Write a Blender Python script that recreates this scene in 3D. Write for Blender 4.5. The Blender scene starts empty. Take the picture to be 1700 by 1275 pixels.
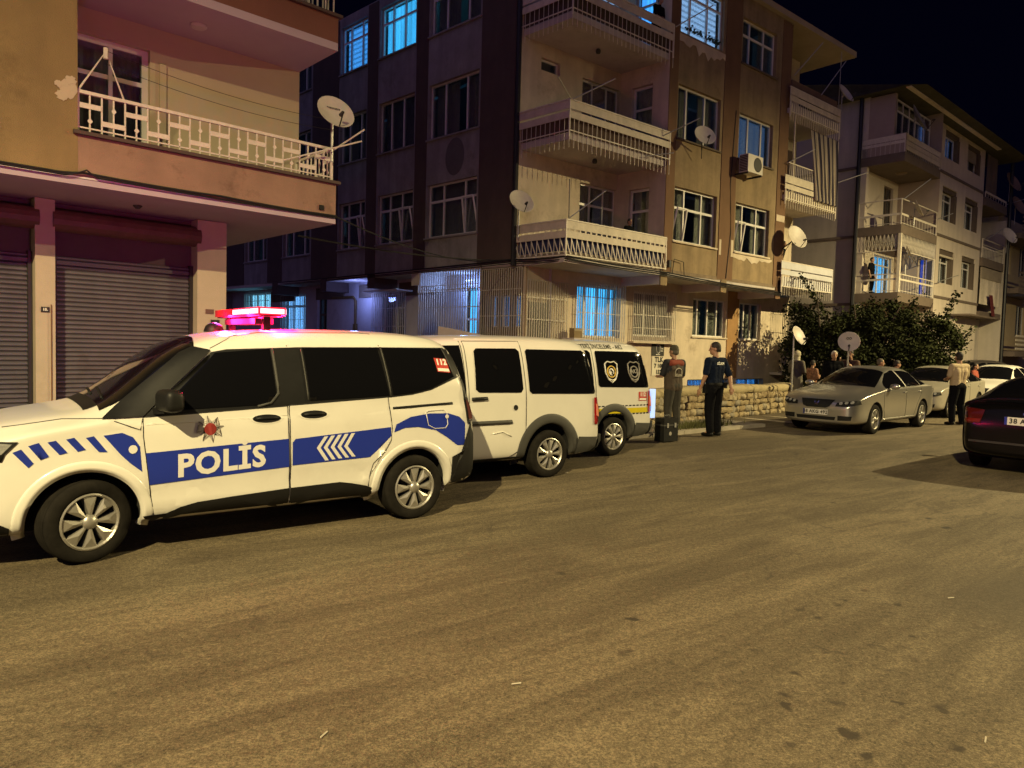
import bpy, bmesh, math, random
from mathutils import Vector, Matrix
from mathutils.bvhtree import BVHTree
random.seed(7)
PI = math.pi
SC = bpy.context.scene
COL = SC.collection
rad = math.radians

# ------------------------------------------------------------------ camera
cam = bpy.data.cameras.new('camera')
cam.sensor_fit = 'HORIZONTAL'; cam.sensor_width = 36.0; cam.lens = 36.0 * 1200 / 1700
cam.clip_start = 0.1; cam.clip_end = 2000
cam_o = bpy.data.objects.new('camera', cam); COL.objects.link(cam_o)
_p, _r = rad(-2.88), rad(1.527)
_fw = Vector((0, math.cos(_p), math.sin(_p))); _rt = Vector((1, 0, 0)); _up = _rt.cross(_fw)
_R = _rt * math.cos(_r) + _up * math.sin(_r); _U = -_rt * math.sin(_r) + _up * math.cos(_r)
cam_o.matrix_world = Matrix(((_R.x, _U.x, -_fw.x, 0), (_R.y, _U.y, -_fw.y, 0), (_R.z, _U.z, -_fw.z, 1.63), (0, 0, 0, 1)))
SC.camera = cam_o

# ------------------------------------------------------------------ night sky
world = bpy.data.worlds.new('World'); SC.world = world; world.use_nodes = True
wn = world.node_tree.nodes; wl = world.node_tree.links
bg = wn['Background']
sky = wn.new('ShaderNodeTexSky'); sky.sky_type = 'NISHITA'; sky.sun_disc = False
sky.sun_elevation = rad(-9.0); sky.sun_rotation = rad(200); sky.altitude = 1000
hs = wn.new('ShaderNodeMixRGB'); hs.blend_type = 'ADD'; hs.inputs[0].default_value = 1.0
hs.inputs[2].default_value = (0.004, 0.0045, 0.026, 1)
wl.new(sky.outputs[0], hs.inputs[1]); wl.new(hs.outputs[0], bg.inputs[0]); bg.inputs[1].default_value = 0.12

# exposure and view
SC.view_settings.view_transform = 'Standard'; SC.view_settings.look = 'None'
SC.view_settings.exposure = 0.0; SC.view_settings.gamma = 1.0; SC.view_settings.use_curve_mapping = False
SC.render.engine = 'CYCLES'
SC.cycles.max_bounces = 6; SC.cycles.diffuse_bounces = 4; SC.cycles.glossy_bounces = 3
SC.cycles.transparent_max_bounces = 12; SC.cycles.caustics_reflective = False; SC.cycles.caustics_refractive = False
SC.cycles.sample_clamp_indirect = 4.0
SC.cycles.use_denoising = True

# street lamps: where they stand and how bright
LAMP_COL = (1.0, 0.805, 0.38)
LAMP_A = Vector((-4.0, -10.0, 13.0)); LAMP_A_W = 33000; LAMP_A_CONE = (161, .5)
LAMP_B = Vector((23.5, 17.2, 10.8)); LAMP_B_W = 23500; LAMP_B_CONE = (180, .45)
# added violet fill from behind the camera, lifting the shaded walls
_s = bpy.data.lights.new('violet_fill', 'SUN'); _s.energy = .40; _s.color = (.50, .40, 1.0); _s.angle = rad(110)
_so = bpy.data.objects.new('violet_fill', _s); COL.objects.link(_so); _so.rotation_euler = (rad(62), 0, rad(-26))

# ------------------------------------------------------------------ materials
MATS = {}
def mat(name, col, rough=0.6, metal=0.0, var=0.12, scale=2.5, bump=0.0, bscale=60, streak=0.0, coat=0.0, dirt=0.0, emit=None, es=0.0, spec=0.5):
    if name in MATS: return MATS[name]
    m = bpy.data.materials.new(name); m.use_nodes = True; MATS[name] = m
    n = m.node_tree.nodes; l = m.node_tree.links
    b = n['Principled BSDF']
    b.inputs['Roughness'].default_value = rough; b.inputs['Metallic'].default_value = metal
    b.inputs['Specular IOR Level'].default_value = spec
    if coat: b.inputs['Coat Weight'].default_value = coat; b.inputs['Coat Roughness'].default_value = 0.08
    tc = n.new('ShaderNodeTexCoord')
    no = n.new('ShaderNodeTexNoise'); no.inputs['Scale'].default_value = scale; no.inputs['Detail'].default_value = 8; no.inputs['Roughness'].default_value = 0.65
    l.new(tc.outputs['Object'], no.inputs['Vector'])
    mr = n.new('ShaderNodeMapRange'); mr.inputs[1].default_value = 0.3; mr.inputs[2].default_value = 0.7
    mr.inputs[3].default_value = 1 - var; mr.inputs[4].default_value = 1 + var
    l.new(no.outputs[0], mr.inputs[0])
    mx = n.new('ShaderNodeMixRGB'); mx.blend_type = 'MULTIPLY'; mx.inputs[0].default_value = 1
    mx.inputs[1].default_value = (*col, 1); l.new(mr.outputs[0], mx.inputs[2])
    out = mx.outputs[0]
    if streak:
        mp = n.new('ShaderNodeMapping'); mp.inputs['Scale'].default_value = (2.2, 2.2, 0.3)
        l.new(tc.outputs['Object'], mp.inputs[0])
        n2 = n.new('ShaderNodeTexNoise'); n2.inputs['Scale'].default_value = 1.3; n2.inputs['Detail'].default_value = 6
        l.new(mp.outputs[0], n2.inputs['Vector'])
        m2 = n.new('ShaderNodeMapRange'); m2.inputs[1].default_value = 0.35; m2.inputs[2].default_value = 0.75
        m2.inputs[3].default_value = 1 + streak * 0.3; m2.inputs[4].default_value = 1 - streak
        l.new(n2.outputs[0], m2.inputs[0])
        x2 = n.new('ShaderNodeMixRGB'); x2.blend_type = 'MULTIPLY'; x2.inputs[0].default_value = 1
        l.new(out, x2.inputs[1]); l.new(m2.outputs[0], x2.inputs[2]); out = x2.outputs[0]
    if dirt:
        n4 = n.new('ShaderNodeTexNoise'); n4.inputs['Scale'].default_value = 0.9; n4.inputs['Detail'].default_value = 10; n4.inputs['Roughness'].default_value = 0.75
        l.new(tc.outputs['Object'], n4.inputs['Vector'])
        m4 = n.new('ShaderNodeMapRange'); m4.inputs[1].default_value = 0.55; m4.inputs[2].default_value = 0.66; m4.inputs[3].default_value = 0; m4.inputs[4].default_value = dirt
        l.new(n4.outputs[0], m4.inputs[0])
        x4 = n.new('ShaderNodeMixRGB'); x4.inputs[2].default_value = (col[0] * 0.5, col[1] * 0.46, col[2] * 0.42, 1)
        l.new(m4.outputs[0], x4.inputs[0]); l.new(out, x4.inputs[1]); out = x4.outputs[0]
    l.new(out, b.inputs['Base Color'])
    if bump:
        n3 = n.new('ShaderNodeTexNoise'); n3.inputs['Scale'].default_value = bscale; n3.inputs['Detail'].default_value = 4
        l.new(tc.outputs['Object'], n3.inputs['Vector'])
        bp = n.new('ShaderNodeBump'); bp.inputs['Strength'].default_value = bump; bp.inputs['Distance'].default_value = 0.02
        l.new(n3.outputs[0], bp.inputs['Height']); l.new(bp.outputs[0], b.inputs['Normal'])
    if emit:
        b.inputs['Emission Color'].default_value = (*emit, 1); b.inputs['Emission Strength'].default_value = es
    return m

def lit(name, col, strength, style='folds'):
    """a lit curtain or blind seen through a window: it gives off light"""
    if name in MATS: return MATS[name]
    m = bpy.data.materials.new(name); m.use_nodes = True; MATS[name] = m
    n = m.node_tree.nodes; l = m.node_tree.links
    b = n['Principled BSDF']; b.inputs['Base Color'].default_value = (.3, .3, .3, 1); b.inputs['Roughness'].default_value = .9
    tc = n.new('ShaderNodeTexCoord'); mp = n.new('ShaderNodeMapping'); l.new(tc.outputs['Object'], mp.inputs[0])
    no = n.new('ShaderNodeTexNoise'); l.new(mp.outputs[0], no.inputs['Vector'])
    mr = n.new('ShaderNodeMapRange'); mr.inputs[3].default_value = 0.35; mr.inputs[4].default_value = 1.15
    if style == 'zebra':
        wv = n.new('ShaderNodeTexWave'); wv.bands_direction = 'Z'; wv.inputs['Scale'].default_value = 1.9; wv.inputs['Distortion'].default_value = 0.3
        l.new(tc.outputs['Object'], wv.inputs['Vector']); l.new(wv.outputs['Fac'], mr.inputs[0]); mr.inputs[1].default_value = .1; mr.inputs[2].default_value = .5
        mr.inputs[3].default_value = .55
    else:
        mp.inputs['Scale'].default_value = (9, 9, 0.25); no.inputs['Scale'].default_value = 1.0; no.inputs['Detail'].default_value = 3
        l.new(no.outputs[0], mr.inputs[0]); mr.inputs[1].default_value = .3; mr.inputs[2].default_value = .65
    ms = n.new('ShaderNodeMath'); ms.operation = 'MULTIPLY'; ms.inputs[1].default_value = strength
    l.new(mr.outputs[0], ms.inputs[0]); l.new(ms.outputs[0], b.inputs['Emission Strength'])
    b.inputs['Emission Color'].default_value = (*col, 1)
    return m

def glass(name, tint=(.80, .83, .83), gl=0.14, rough=0.03):
    if name in MATS: return MATS[name]
    m = bpy.data.materials.new(name); m.use_nodes = True; MATS[name] = m
    n = m.node_tree.nodes; l = m.node_tree.links; n.remove(n['Principled BSDF'])
    t = n.new('ShaderNodeBsdfTransparent'); t.inputs[0].default_value = (*tint, 1)
    g = n.new('ShaderNodeBsdfGlossy'); g.inputs['Roughness'].default_value = rough; g.inputs[0].default_value = (.9, .9, .9, 1)
    lw = n.new('ShaderNodeLayerWeight'); lw.inputs[0].default_value = 0.25
    ad = n.new('ShaderNodeMath'); ad.operation = 'MULTIPLY_ADD'; ad.inputs[1].default_value = .5; ad.inputs[2].default_value = gl * .35
    l.new(lw.outputs['Fresnel'], ad.inputs[0])
    mx = n.new('ShaderNodeMixShader'); l.new(ad.outputs[0], mx.inputs[0]); l.new(t.outputs[0], mx.inputs[1]); l.new(g.outputs[0], mx.inputs[2])
    l.new(mx.outputs[0], n['Material Output'].inputs[0])
    return m

# ------------------------------------------------------------------ mesh builder
class MB:
    def __init__(s, tf=None): s.v = []; s.f = []; s.tf = tf
    def add(s, vs, fs):
        k = len(s.v)
        s.v += [s.tf(*p) if s.tf else tuple(p) for p in vs]
        s.f += [tuple(i + k for i in f) for f in fs]
        return s
    def box(s, x0, x1, y0, y1, z0, z1):
        return s.add([(x0, y0, z0), (x1, y0, z0), (x1, y1, z0), (x0, y1, z0), (x0, y0, z1), (x1, y0, z1), (x1, y1, z1), (x0, y1, z1)],
              [(0, 3, 2, 1), (4, 5, 6, 7), (0, 1, 5, 4), (1, 2, 6, 5), (2, 3, 7, 6), (3, 0, 4, 7)])
    def quad(s, *p): return s.add(p, [tuple(range(len(p)))])
    def bar(s, p0, p1, w, h=None):
        h = h or w; p0 = Vector(p0); p1 = Vector(p1); d = (p1 - p0).normalized()
        a = d.cross(Vector((0, 0, 1)))
        a = Vector((1, 0, 0)) if a.length < 1e-3 else a.normalized()
        b = d.cross(a).normalized(); a = a * w / 2; b = b * h / 2
        return s.add([p0 - a - b, p0 + a - b, p0 + a + b, p0 - a + b, p1 - a - b, p1 + a - b, p1 + a + b, p1 - a + b],
              [(0, 3, 2, 1), (4, 5, 6, 7), (0, 1, 5, 4), (1, 2, 6, 5), (2, 3, 7, 6), (3, 0, 4, 7)])
    def tube(s, pts, r, n=6):
        pts = [Vector(p) for p in pts]; vs = []; fs = []
        rr = r if isinstance(r, (list, tuple)) else [r] * len(pts)
        for i, p in enumerate(pts):
            d = (pts[min(i + 1, len(pts) - 1)] - pts[max(i - 1, 0)]).normalized()
            a = d.cross(Vector((0, 0, 1)))
            a = Vector((1, 0, 0)) if a.length < 1e-3 else a.normalized()
            b = d.cross(a).normalized()
            for k in range(n):
                t = 2 * PI * k / n; vs.append(p + (a * math.cos(t) + b * math.sin(t)) * rr[i])
        for i in range(len(pts) - 1):
            for k in range(n):
                fs.append((i * n + k, i * n + (k + 1) % n, (i + 1) * n + (k + 1) % n, (i + 1) * n + k))
        fs.append(tuple(range(n))[::-1]); fs.append(tuple(range((len(pts) - 1) * n, len(pts) * n)))
        return s.add(vs, fs)
    def lathe(s, prof, n=24, M=None, a0=0.0, a1=2 * PI):
        """prof: (radius, height) list about local z, moved by matrix M"""
        full = abs(a1 - a0 - 2 * PI) < 1e-6; vs = []; fs = []; m = n if full else n + 1
        for r, h in prof:
            for k in range(m):
                t = a0 + (a1 - a0) * k / n; p = Vector((r * math.cos(t), r * math.sin(t), h)); vs.append(M @ p if M else p)
        for i in range(len(prof) - 1):
            for k in range(n):
                k2 = (k + 1) % m
                fs.append((i * m + k, i * m + k2, (i + 1) * m + k2, (i + 1) * m + k))
        return s.add(vs, fs)
    def prism(s, poly, t0, t1, fn):
        """poly 2D list, extruded between t0 and t1; fn(a, b, t) -> 3D"""
        n = len(poly)
        return s.add([fn(a, b, t0) for a, b in poly] + [fn(a, b, t1) for a, b in poly],
              [tuple(range(n)), tuple(range(2 * n - 1, n - 1, -1))] + [(i, (i + 1) % n, n + (i + 1) % n, n + i) for i in range(n)])
    def ell(s, c, r, nu=14, nv=9, M=None):
        vs = []; fs = []
        for j in range(nv + 1):
            ph = -PI / 2 + PI * j / nv
            for i in range(nu):
                t = 2 * PI * i / nu
                p = Vector((math.cos(ph) * math.cos(t) * r[0], math.cos(ph) * math.sin(t) * r[1], math.sin(ph) * r[2]))
                if M: p = M @ p
                vs.append(p + Vector(c))
        for j in range(nv):
            for i in range(nu): fs.append((j * nu + i, j * nu + (i + 1) % nu, (j + 1) * nu + (i + 1) % nu, (j + 1) * nu + i))
        return s.add(vs, fs)
    def mesh(s, name, m=None, smooth=False):
        me = bpy.data.meshes.new(name); me.from_pydata([tuple(v) for v in s.v], [], s.f)
        bm = bmesh.new(); bm.from_mesh(me); bmesh.ops.recalc_face_normals(bm, faces=bm.faces); bm.to_mesh(me); bm.free()
        if m: me.materials.append(m)
        if smooth:
            for p in me.polygons: p.use_smooth = True
        return me
    def build(s, name, m, parent=None, smooth=False):
        return link(name, s.mesh(name, m, smooth), parent)

def link(name, me, parent=None, loc=None, rot=None):
    o = bpy.data.objects.new(name, me); COL.objects.link(o)
    if parent: o.parent = parent
    if loc is not None: o.location = loc
    if rot is not None: o.rotation_euler = rot
    return o
def tag(o, label, cat, group=None):
    o['label'] = label; o['category'] = cat
    if group: o['group'] = group
    return o
def thing(name, label, cat, loc=(0, 0, 0), yaw=0.0, group=None):
    o = bpy.data.objects.new(name, None); COL.objects.link(o); o.empty_display_size = .3
    o.location = loc; o.rotation_euler = (0, 0, yaw); return tag(o, label, cat, group)
def struct(o): o['kind'] = 'structure'; return o
def stuff(o): o['kind'] = 'stuff'; return o
def copy_tree(o, parent=None):
    c = o.copy(); COL.objects.link(c); c.parent = parent
    for ch in [x for x in o.children]: copy_tree(ch, c)
    return c
def smooth_mesh(me):
    for p in me.polygons: p.use_smooth = True
    return me
def eval_mesh(o):
    dg = bpy.context.evaluated_depsgraph_get(); dg.update()
    return bpy.data.meshes.new_from_object(o.evaluated_get(dg))
_tc = {}
def text2d(s, size=1.0, bold=0.0, align='CENTER'):
    """letter outlines as 2D points and faces"""
    k = (s, size, bold, align)
    if k in _tc: return _tc[k]
    c = bpy.data.curves.new('letters', 'FONT'); c.body = s; c.size = size; c.align_x = align; c.align_y = 'CENTER'; c.offset = bold; c.resolution_u = 3; c.space_character = 1.1
    o = bpy.data.objects.new('letters', c); COL.objects.link(o)
    me = eval_mesh(o); vs = [(v.co.x, v.co.y) for v in me.vertices]; fs = [tuple(p.vertices) for p in me.polygons]
    bpy.data.objects.remove(o); bpy.data.curves.remove(c); bpy.data.meshes.remove(me)
    _tc[k] = (vs, fs); return vs, fs
def flat_text(name, s, size, fn, m, parent, bold=0.0, sx=1.0, align='CENTER'):
    vs, fs = text2d(s, size, bold, align); mb = MB(); mb.add([fn(a * sx, b) for a, b in vs], fs); return mb.build(name, m, parent)

# ------------------------------------------------------------------ palette
W_PLASTER = mat('cream_plaster', (.58, .49, .37), .85, var=.13, scale=1.4, bump=.4, streak=.18, dirt=.55)
MUSTARD = mat('mustard_plaster', (.28, .205, .115), .9, var=.24, scale=1.8, bump=.8, bscale=60, streak=.30, dirt=.65)
BROWNP = mat('brown_plaster', (.17, .095, .05), .9, var=.12, scale=1.6, bump=.5, bscale=90, streak=.12)
GREYP = mat('grey_plaster', (.27, .25, .25), .9, var=.22, scale=1.2, bump=.5, bscale=90, streak=.25, dirt=.5)
DARKP = mat('dark_brown_plaster', (.085, .058, .05), .9, var=.12, scale=1.6, bump=.5, bscale=90, streak=.12)
SOFFIT = mat('soffit_paint', (.5, .45, .42), .9, var=.1, scale=1.5, dirt=.4)
PVC = mat('white_window_frame', (.68, .66, .62), .4, var=.05)
RAILW = mat('white_painted_metal', (.66, .60, .5), .5, var=.15, scale=9, dirt=.4)
BOARD = mat('cream_painted_board', (.62, .55, .43), .6, var=.12, scale=5, dirt=.4, streak=.15)
DARKM = mat('dark_metal', (.03, .028, .028), .5, .3)
BLACK = mat('black_plastic', (.009, .009, .009), .5, var=.2, scale=12, spec=.25)
GREYPL = mat('grey_plastic', (.045, .044, .040), .65, var=.12, scale=8)
CABLE = mat('black_cable', (.012, .011, .011), .6)
GLASS = glass('window_glass')
CURT = mat('pale_curtain', (.58, .55, .48), .95, var=.12, scale=6)
CURT2 = mat('grey_net_curtain', (.42, .42, .44), .95, var=.2, scale=6)
GRILLE = mat('white_iron_grille', (.5, .46, .4), .6, var=.2, scale=14, dirt=.3)
REVEAL = mat('brown_reveal', (.12, .09, .065), .85)
DISH = mat('dish_paint', (.55, .5, .42), .5, var=.08, scale=7, dirt=.4)
DISHG = mat('grey_dish_paint', (.2, .19, .18), .5, var=.08, scale=7)
STEEL = mat('galvanised_steel', (.42, .41, .39), .45, .6, var=.15, scale=20)
B_LIT = lit('blue_lit_curtain', (.05, .34, 1.0), 2.4)
C_LIT = lit('cyan_lit_curtain', (.05, .48, 1.0), 2.7)
Z_LIT = lit('lit_zebra_blind', (.06, .36, 1.0), 1.9, 'zebra')
W_LIT = lit('white_blue_lit_blind', (.33, .58, 1.0), 1.5, 'zebra')
D_LIT = lit('deep_blue_lit_curtain', (.02, .09, .75), .8)
SKYB = lit('pale_blue_lit_curtain', (.16, .46, 1.0), 4.2)

# ------------------------------------------------------------------ building kit
def walls(name, tf, a0, a1, z0, z1, ops, m, parent, deep=0.18, back=True):
    """wall sheet with real openings and reveals; ops = (a0, a1, z0, z1)"""
    A = sorted(set([a0, a1] + [min(max(x, a0), a1) for o in ops for x in o[:2]])); Z = sorted(set([z0, z1] + [min(max(x, z0), z1) for o in ops for x in o[2:4]]))
    mb = MB(tf)
    for i in range(len(A) - 1):
        for j in range(len(Z) - 1):
            ca, cz = (A[i] + A[i + 1]) / 2, (Z[j] + Z[j + 1]) / 2
            if any(o[0] < ca < o[1] and o[2] < cz < o[3] for o in ops): continue
            mb.quad((A[i], 0, Z[j]), (A[i + 1], 0, Z[j]), (A[i + 1], 0, Z[j + 1]), (A[i], 0, Z[j + 1]))
    for o in ops:
        p = [(o[0], o[2]), (o[1], o[2]), (o[1], o[3]), (o[0], o[3])]
        for k in range(4):
            (xa, za), (xb, zb) = p[k], p[(k + 1) % 4]
            mb.quad((xa, 0, za), (xb, 0, zb), (xb, deep, zb), (xa, deep, za))
    return mb.build(name, m, parent)

def wavy(mb, a0, a1, z0, z1, b, amp=.03, per=.12):
    n = max(6, int((a1 - a0) / per * 4)); ph = random.random() * 6
    vs = []; 
    for i in range(n + 1):
        a = a0 + (a1 - a0) * i / n
        d = b + amp * math.sin(2 * PI * (a - a0) / per + ph) * (0.6 + 0.4 * math.sin(a * 5 + ph))
        vs += [(a, d, z0), (a, d * .5 + b * .5, z1)]
    mb.add(vs, [(2 * i, 2 * i + 2, 2 * i + 3, 2 * i + 1) for i in range(n)])

def window(parent, tf, a0, a1, z0, z1, mull=(.3, .7), tr=None, litm=None, cur='drawn', sill=None, deep=.11, fr=.055, fm=None, pane=None, open_=None):
    fm = fm or PVC
    f = MB(tf)
    f.box(a0, a1, deep, deep + .06, z0, z0 + fr); f.box(a0, a1, deep, deep + .06, z1 - fr, z1)
    f.box(a0, a0 + fr, deep, deep + .06, z0 + fr, z1 - fr); f.box(a1 - fr, a1, deep, deep + .06, z0 + fr, z1 - fr)
    edges = [a0] + [a0 + (a1 - a0) * q for q in mull] + [a1]
    zt = z0 + (z1 - z0) * tr if tr else None
    for q in edges[1:-1]: f.box(q - .03, q + .03, deep + .003, deep + .057, z0 + fr, z1 - fr)
    if zt:
        for i in range(len(edges) - 1):
            f.box(edges[i] + .031, edges[i + 1] - .031, deep + .006, deep + .054, zt - .035, zt + .035)
    win = f.build('window', fm, parent)
    zs = [z0, zt, z1] if zt else [z0, z1]
    for i in range(len(edges) - 1):
        for j in range(len(zs) - 1):
            p = MB(tf); p.box(edges[i] + .03, edges[i + 1] - .03, deep + .02, deep + .032, zs[j] + .03, zs[j + 1] - .03)
            p.build('pane', pane or GLASS, win)
    if litm:
        c = MB(tf)
        wavy(c, a0 + .02, a1 - .02, z0 + .03, z1 - .02, deep + .2, .02, .14); c.build('lit_curtain', litm, win)
    elif cur:
        c = MB(tf); w = a1 - a0
        if cur == 'drawn':
            r1, r2 = random.uniform(.3, .5), random.uniform(.3, .5)
            wavy(c, a0 + .02, a0 + w * r1, z0 + .04, z1 - .02, deep + .2); wavy(c, a1 - w * r2, a1 - .02, z0 + .04, z1 - .02, deep + .2)
            c.build('curtain', CURT, win)
        elif cur == 'net':
            wavy(c, a0 + .02, a1 - .02, z0 + .04, z1 - .02, deep + .2, .02, .09); c.build('curtain', CURT2, win)
    if sill:
        s = MB(tf); s.box(a0 - .06, a1 + .06, -.06, deep - .002, z0 - .05, z0 - .002); s.build('sill', sill, win)
    if open_ is not None:   # tilted-open sash
        i = open_; s = MB(tf); q0, q1 = edges[i] + .02, edges[i + 1] - .02; zz0, zz1 = z0 + .03, (zt or z1) - .03
        for p0, p1 in (((q0, 0, zz0), (q0 + .10, -.14, zz1)), ((q1, 0, zz0), (q1, -.14, zz1)), ((q0, 0, zz0), (q1, 0, zz0)), ((q0 + .1, -.14, zz1), (q1, -.14, zz1))):
            s.bar((p0[0], deep + p0[1], p0[2]), (p1[0], deep + p1[1], p1[2]), .045)
        s.build('open_sash', fm, win)
    return win

def grille(parent, tf, a0, a1, z0, z1, b=-.06, step=.12, rows=(.15, .5, .85), m=None, name='window_grille', fancy=True):
    g = MB(tf); n = max(2, int((a1 - a0) / step))
    for i in range(n + 1):
        a = a0 + (a1 - a0) * i / n; g.box(a - .010, a + .010, b - .010, b + .010, z0, z1)
    for r in (0, *rows, 1):
        z = z0 + (z1 - z0) * r; g.box(a0, a1, b - .012, b - .0075, z - .009, z + .009)
    if fancy:
        for r in rows[1:] or rows:
            z = z0 + (z1 - z0) * r
            for i in range(0, n + 1, 2):
                a = a0 + (a1 - a0) * i / n; g.box(a - .022, a + .022, b - .022, b - .008, z - .022, z + .022)
    return g.build(name, m or GRILLE, parent)

def pieces(name, me, parent, locs, rot=None):
    return [link(name, me, parent, l, rot) for l in locs]

def rbox(name, c, d, bev, m, parent, rot=None):
    bm = bmesh.new(); bmesh.ops.create_cube(bm, size=1)
    for v in bm.verts: v.co = Vector((v.co.x * d[0], v.co.y * d[1], v.co.z * d[2]))
    bmesh.ops.bevel(bm, geom=bm.edges[:], offset=bev, segments=4, affect='EDGES', profile=.5)
    R = (rot.to_matrix() if rot else Matrix.Identity(3))
    for v in bm.verts: v.co = R @ v.co + Vector(c)
    me = bpy.data.meshes.new(name); bm.to_mesh(me); bm.free(); me.materials.append(m); smooth_mesh(me); return link(name, me, parent)

def cable(name, pts, r, parent=None, sag=0.0, n=14):
    mb = MB(); P = []
    for i in range(len(pts) - 1):
        a, b = Vector(pts[i]), Vector(pts[i + 1])
        for k in range(n if sag else 2):
            t = k / ((n if sag else 2)); p = a.lerp(b, t); p.z -= sag * 4 * t * (1 - t); P.append(p)
    P.append(Vector(pts[-1])); mb.tube(P, r, 5); return mb.build(name, CABLE, parent)

def dish(label, loc, az, el, r, m, group, arm=.5, wall=None, pole=None):
    """satellite dish: az = heading of the bowl in world degrees, el = tilt"""
    t = thing('satellite_dish', label, 'satellite dish', loc, rad(az), group)
    Rm = Matrix.Rotation(rad(-el), 4, 'Y') @ Matrix.Rotation(PI / 2, 4, 'Y')   # local z -> +x, tilted up
    b = MB(); b.lathe([(0.001, 0), (r * .35, r * .035), (r * .7, r * .12), (r * .97, r * .24), (r, r * .25), (r * .99, r * .235), (r * .7, r * .09), (r * .35, r * .01), (.001, -.012)], 28, Rm); b.build('reflector', m, t, True)
    tip = Rm @ Vector((r * .62, 0, r * .95)); low = Rm @ Vector((r * .97, 0, r * .2))
    a = MB(); a.tube([low, tip], .012, 6); a.build('feed_arm', DARKM, t)
    h = MB(); d = (Rm @ Vector((-.2, 0, -1))).normalized()
    h.tube([tip + d * .02, tip + d * .12], [.026, .035], 8); h.build('receiver', GREYPL, t)
    back = Rm @ Vector((0, 0, -.05))
    k = MB(); k.tube([Rm @ Vector((0, 0, .0)), back, back + Vector((-.04, 0, -.05))], .03, 6)
    if wall: k.tube([back + Vector((-.04, 0, -.05)), Vector(wall)], .02, 6); k.tube([back + Vector((-.04, 0, .0)), Vector(wall) + Vector((0, 0, -.25))], .012, 5)
    if pole: k.tube([back + Vector((-.04, 0, .1)), back + Vector((-.04, 0, -pole))], .022, 8)
    k.build('mount', STEEL if pole else DARKM, t)
    return t

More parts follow.
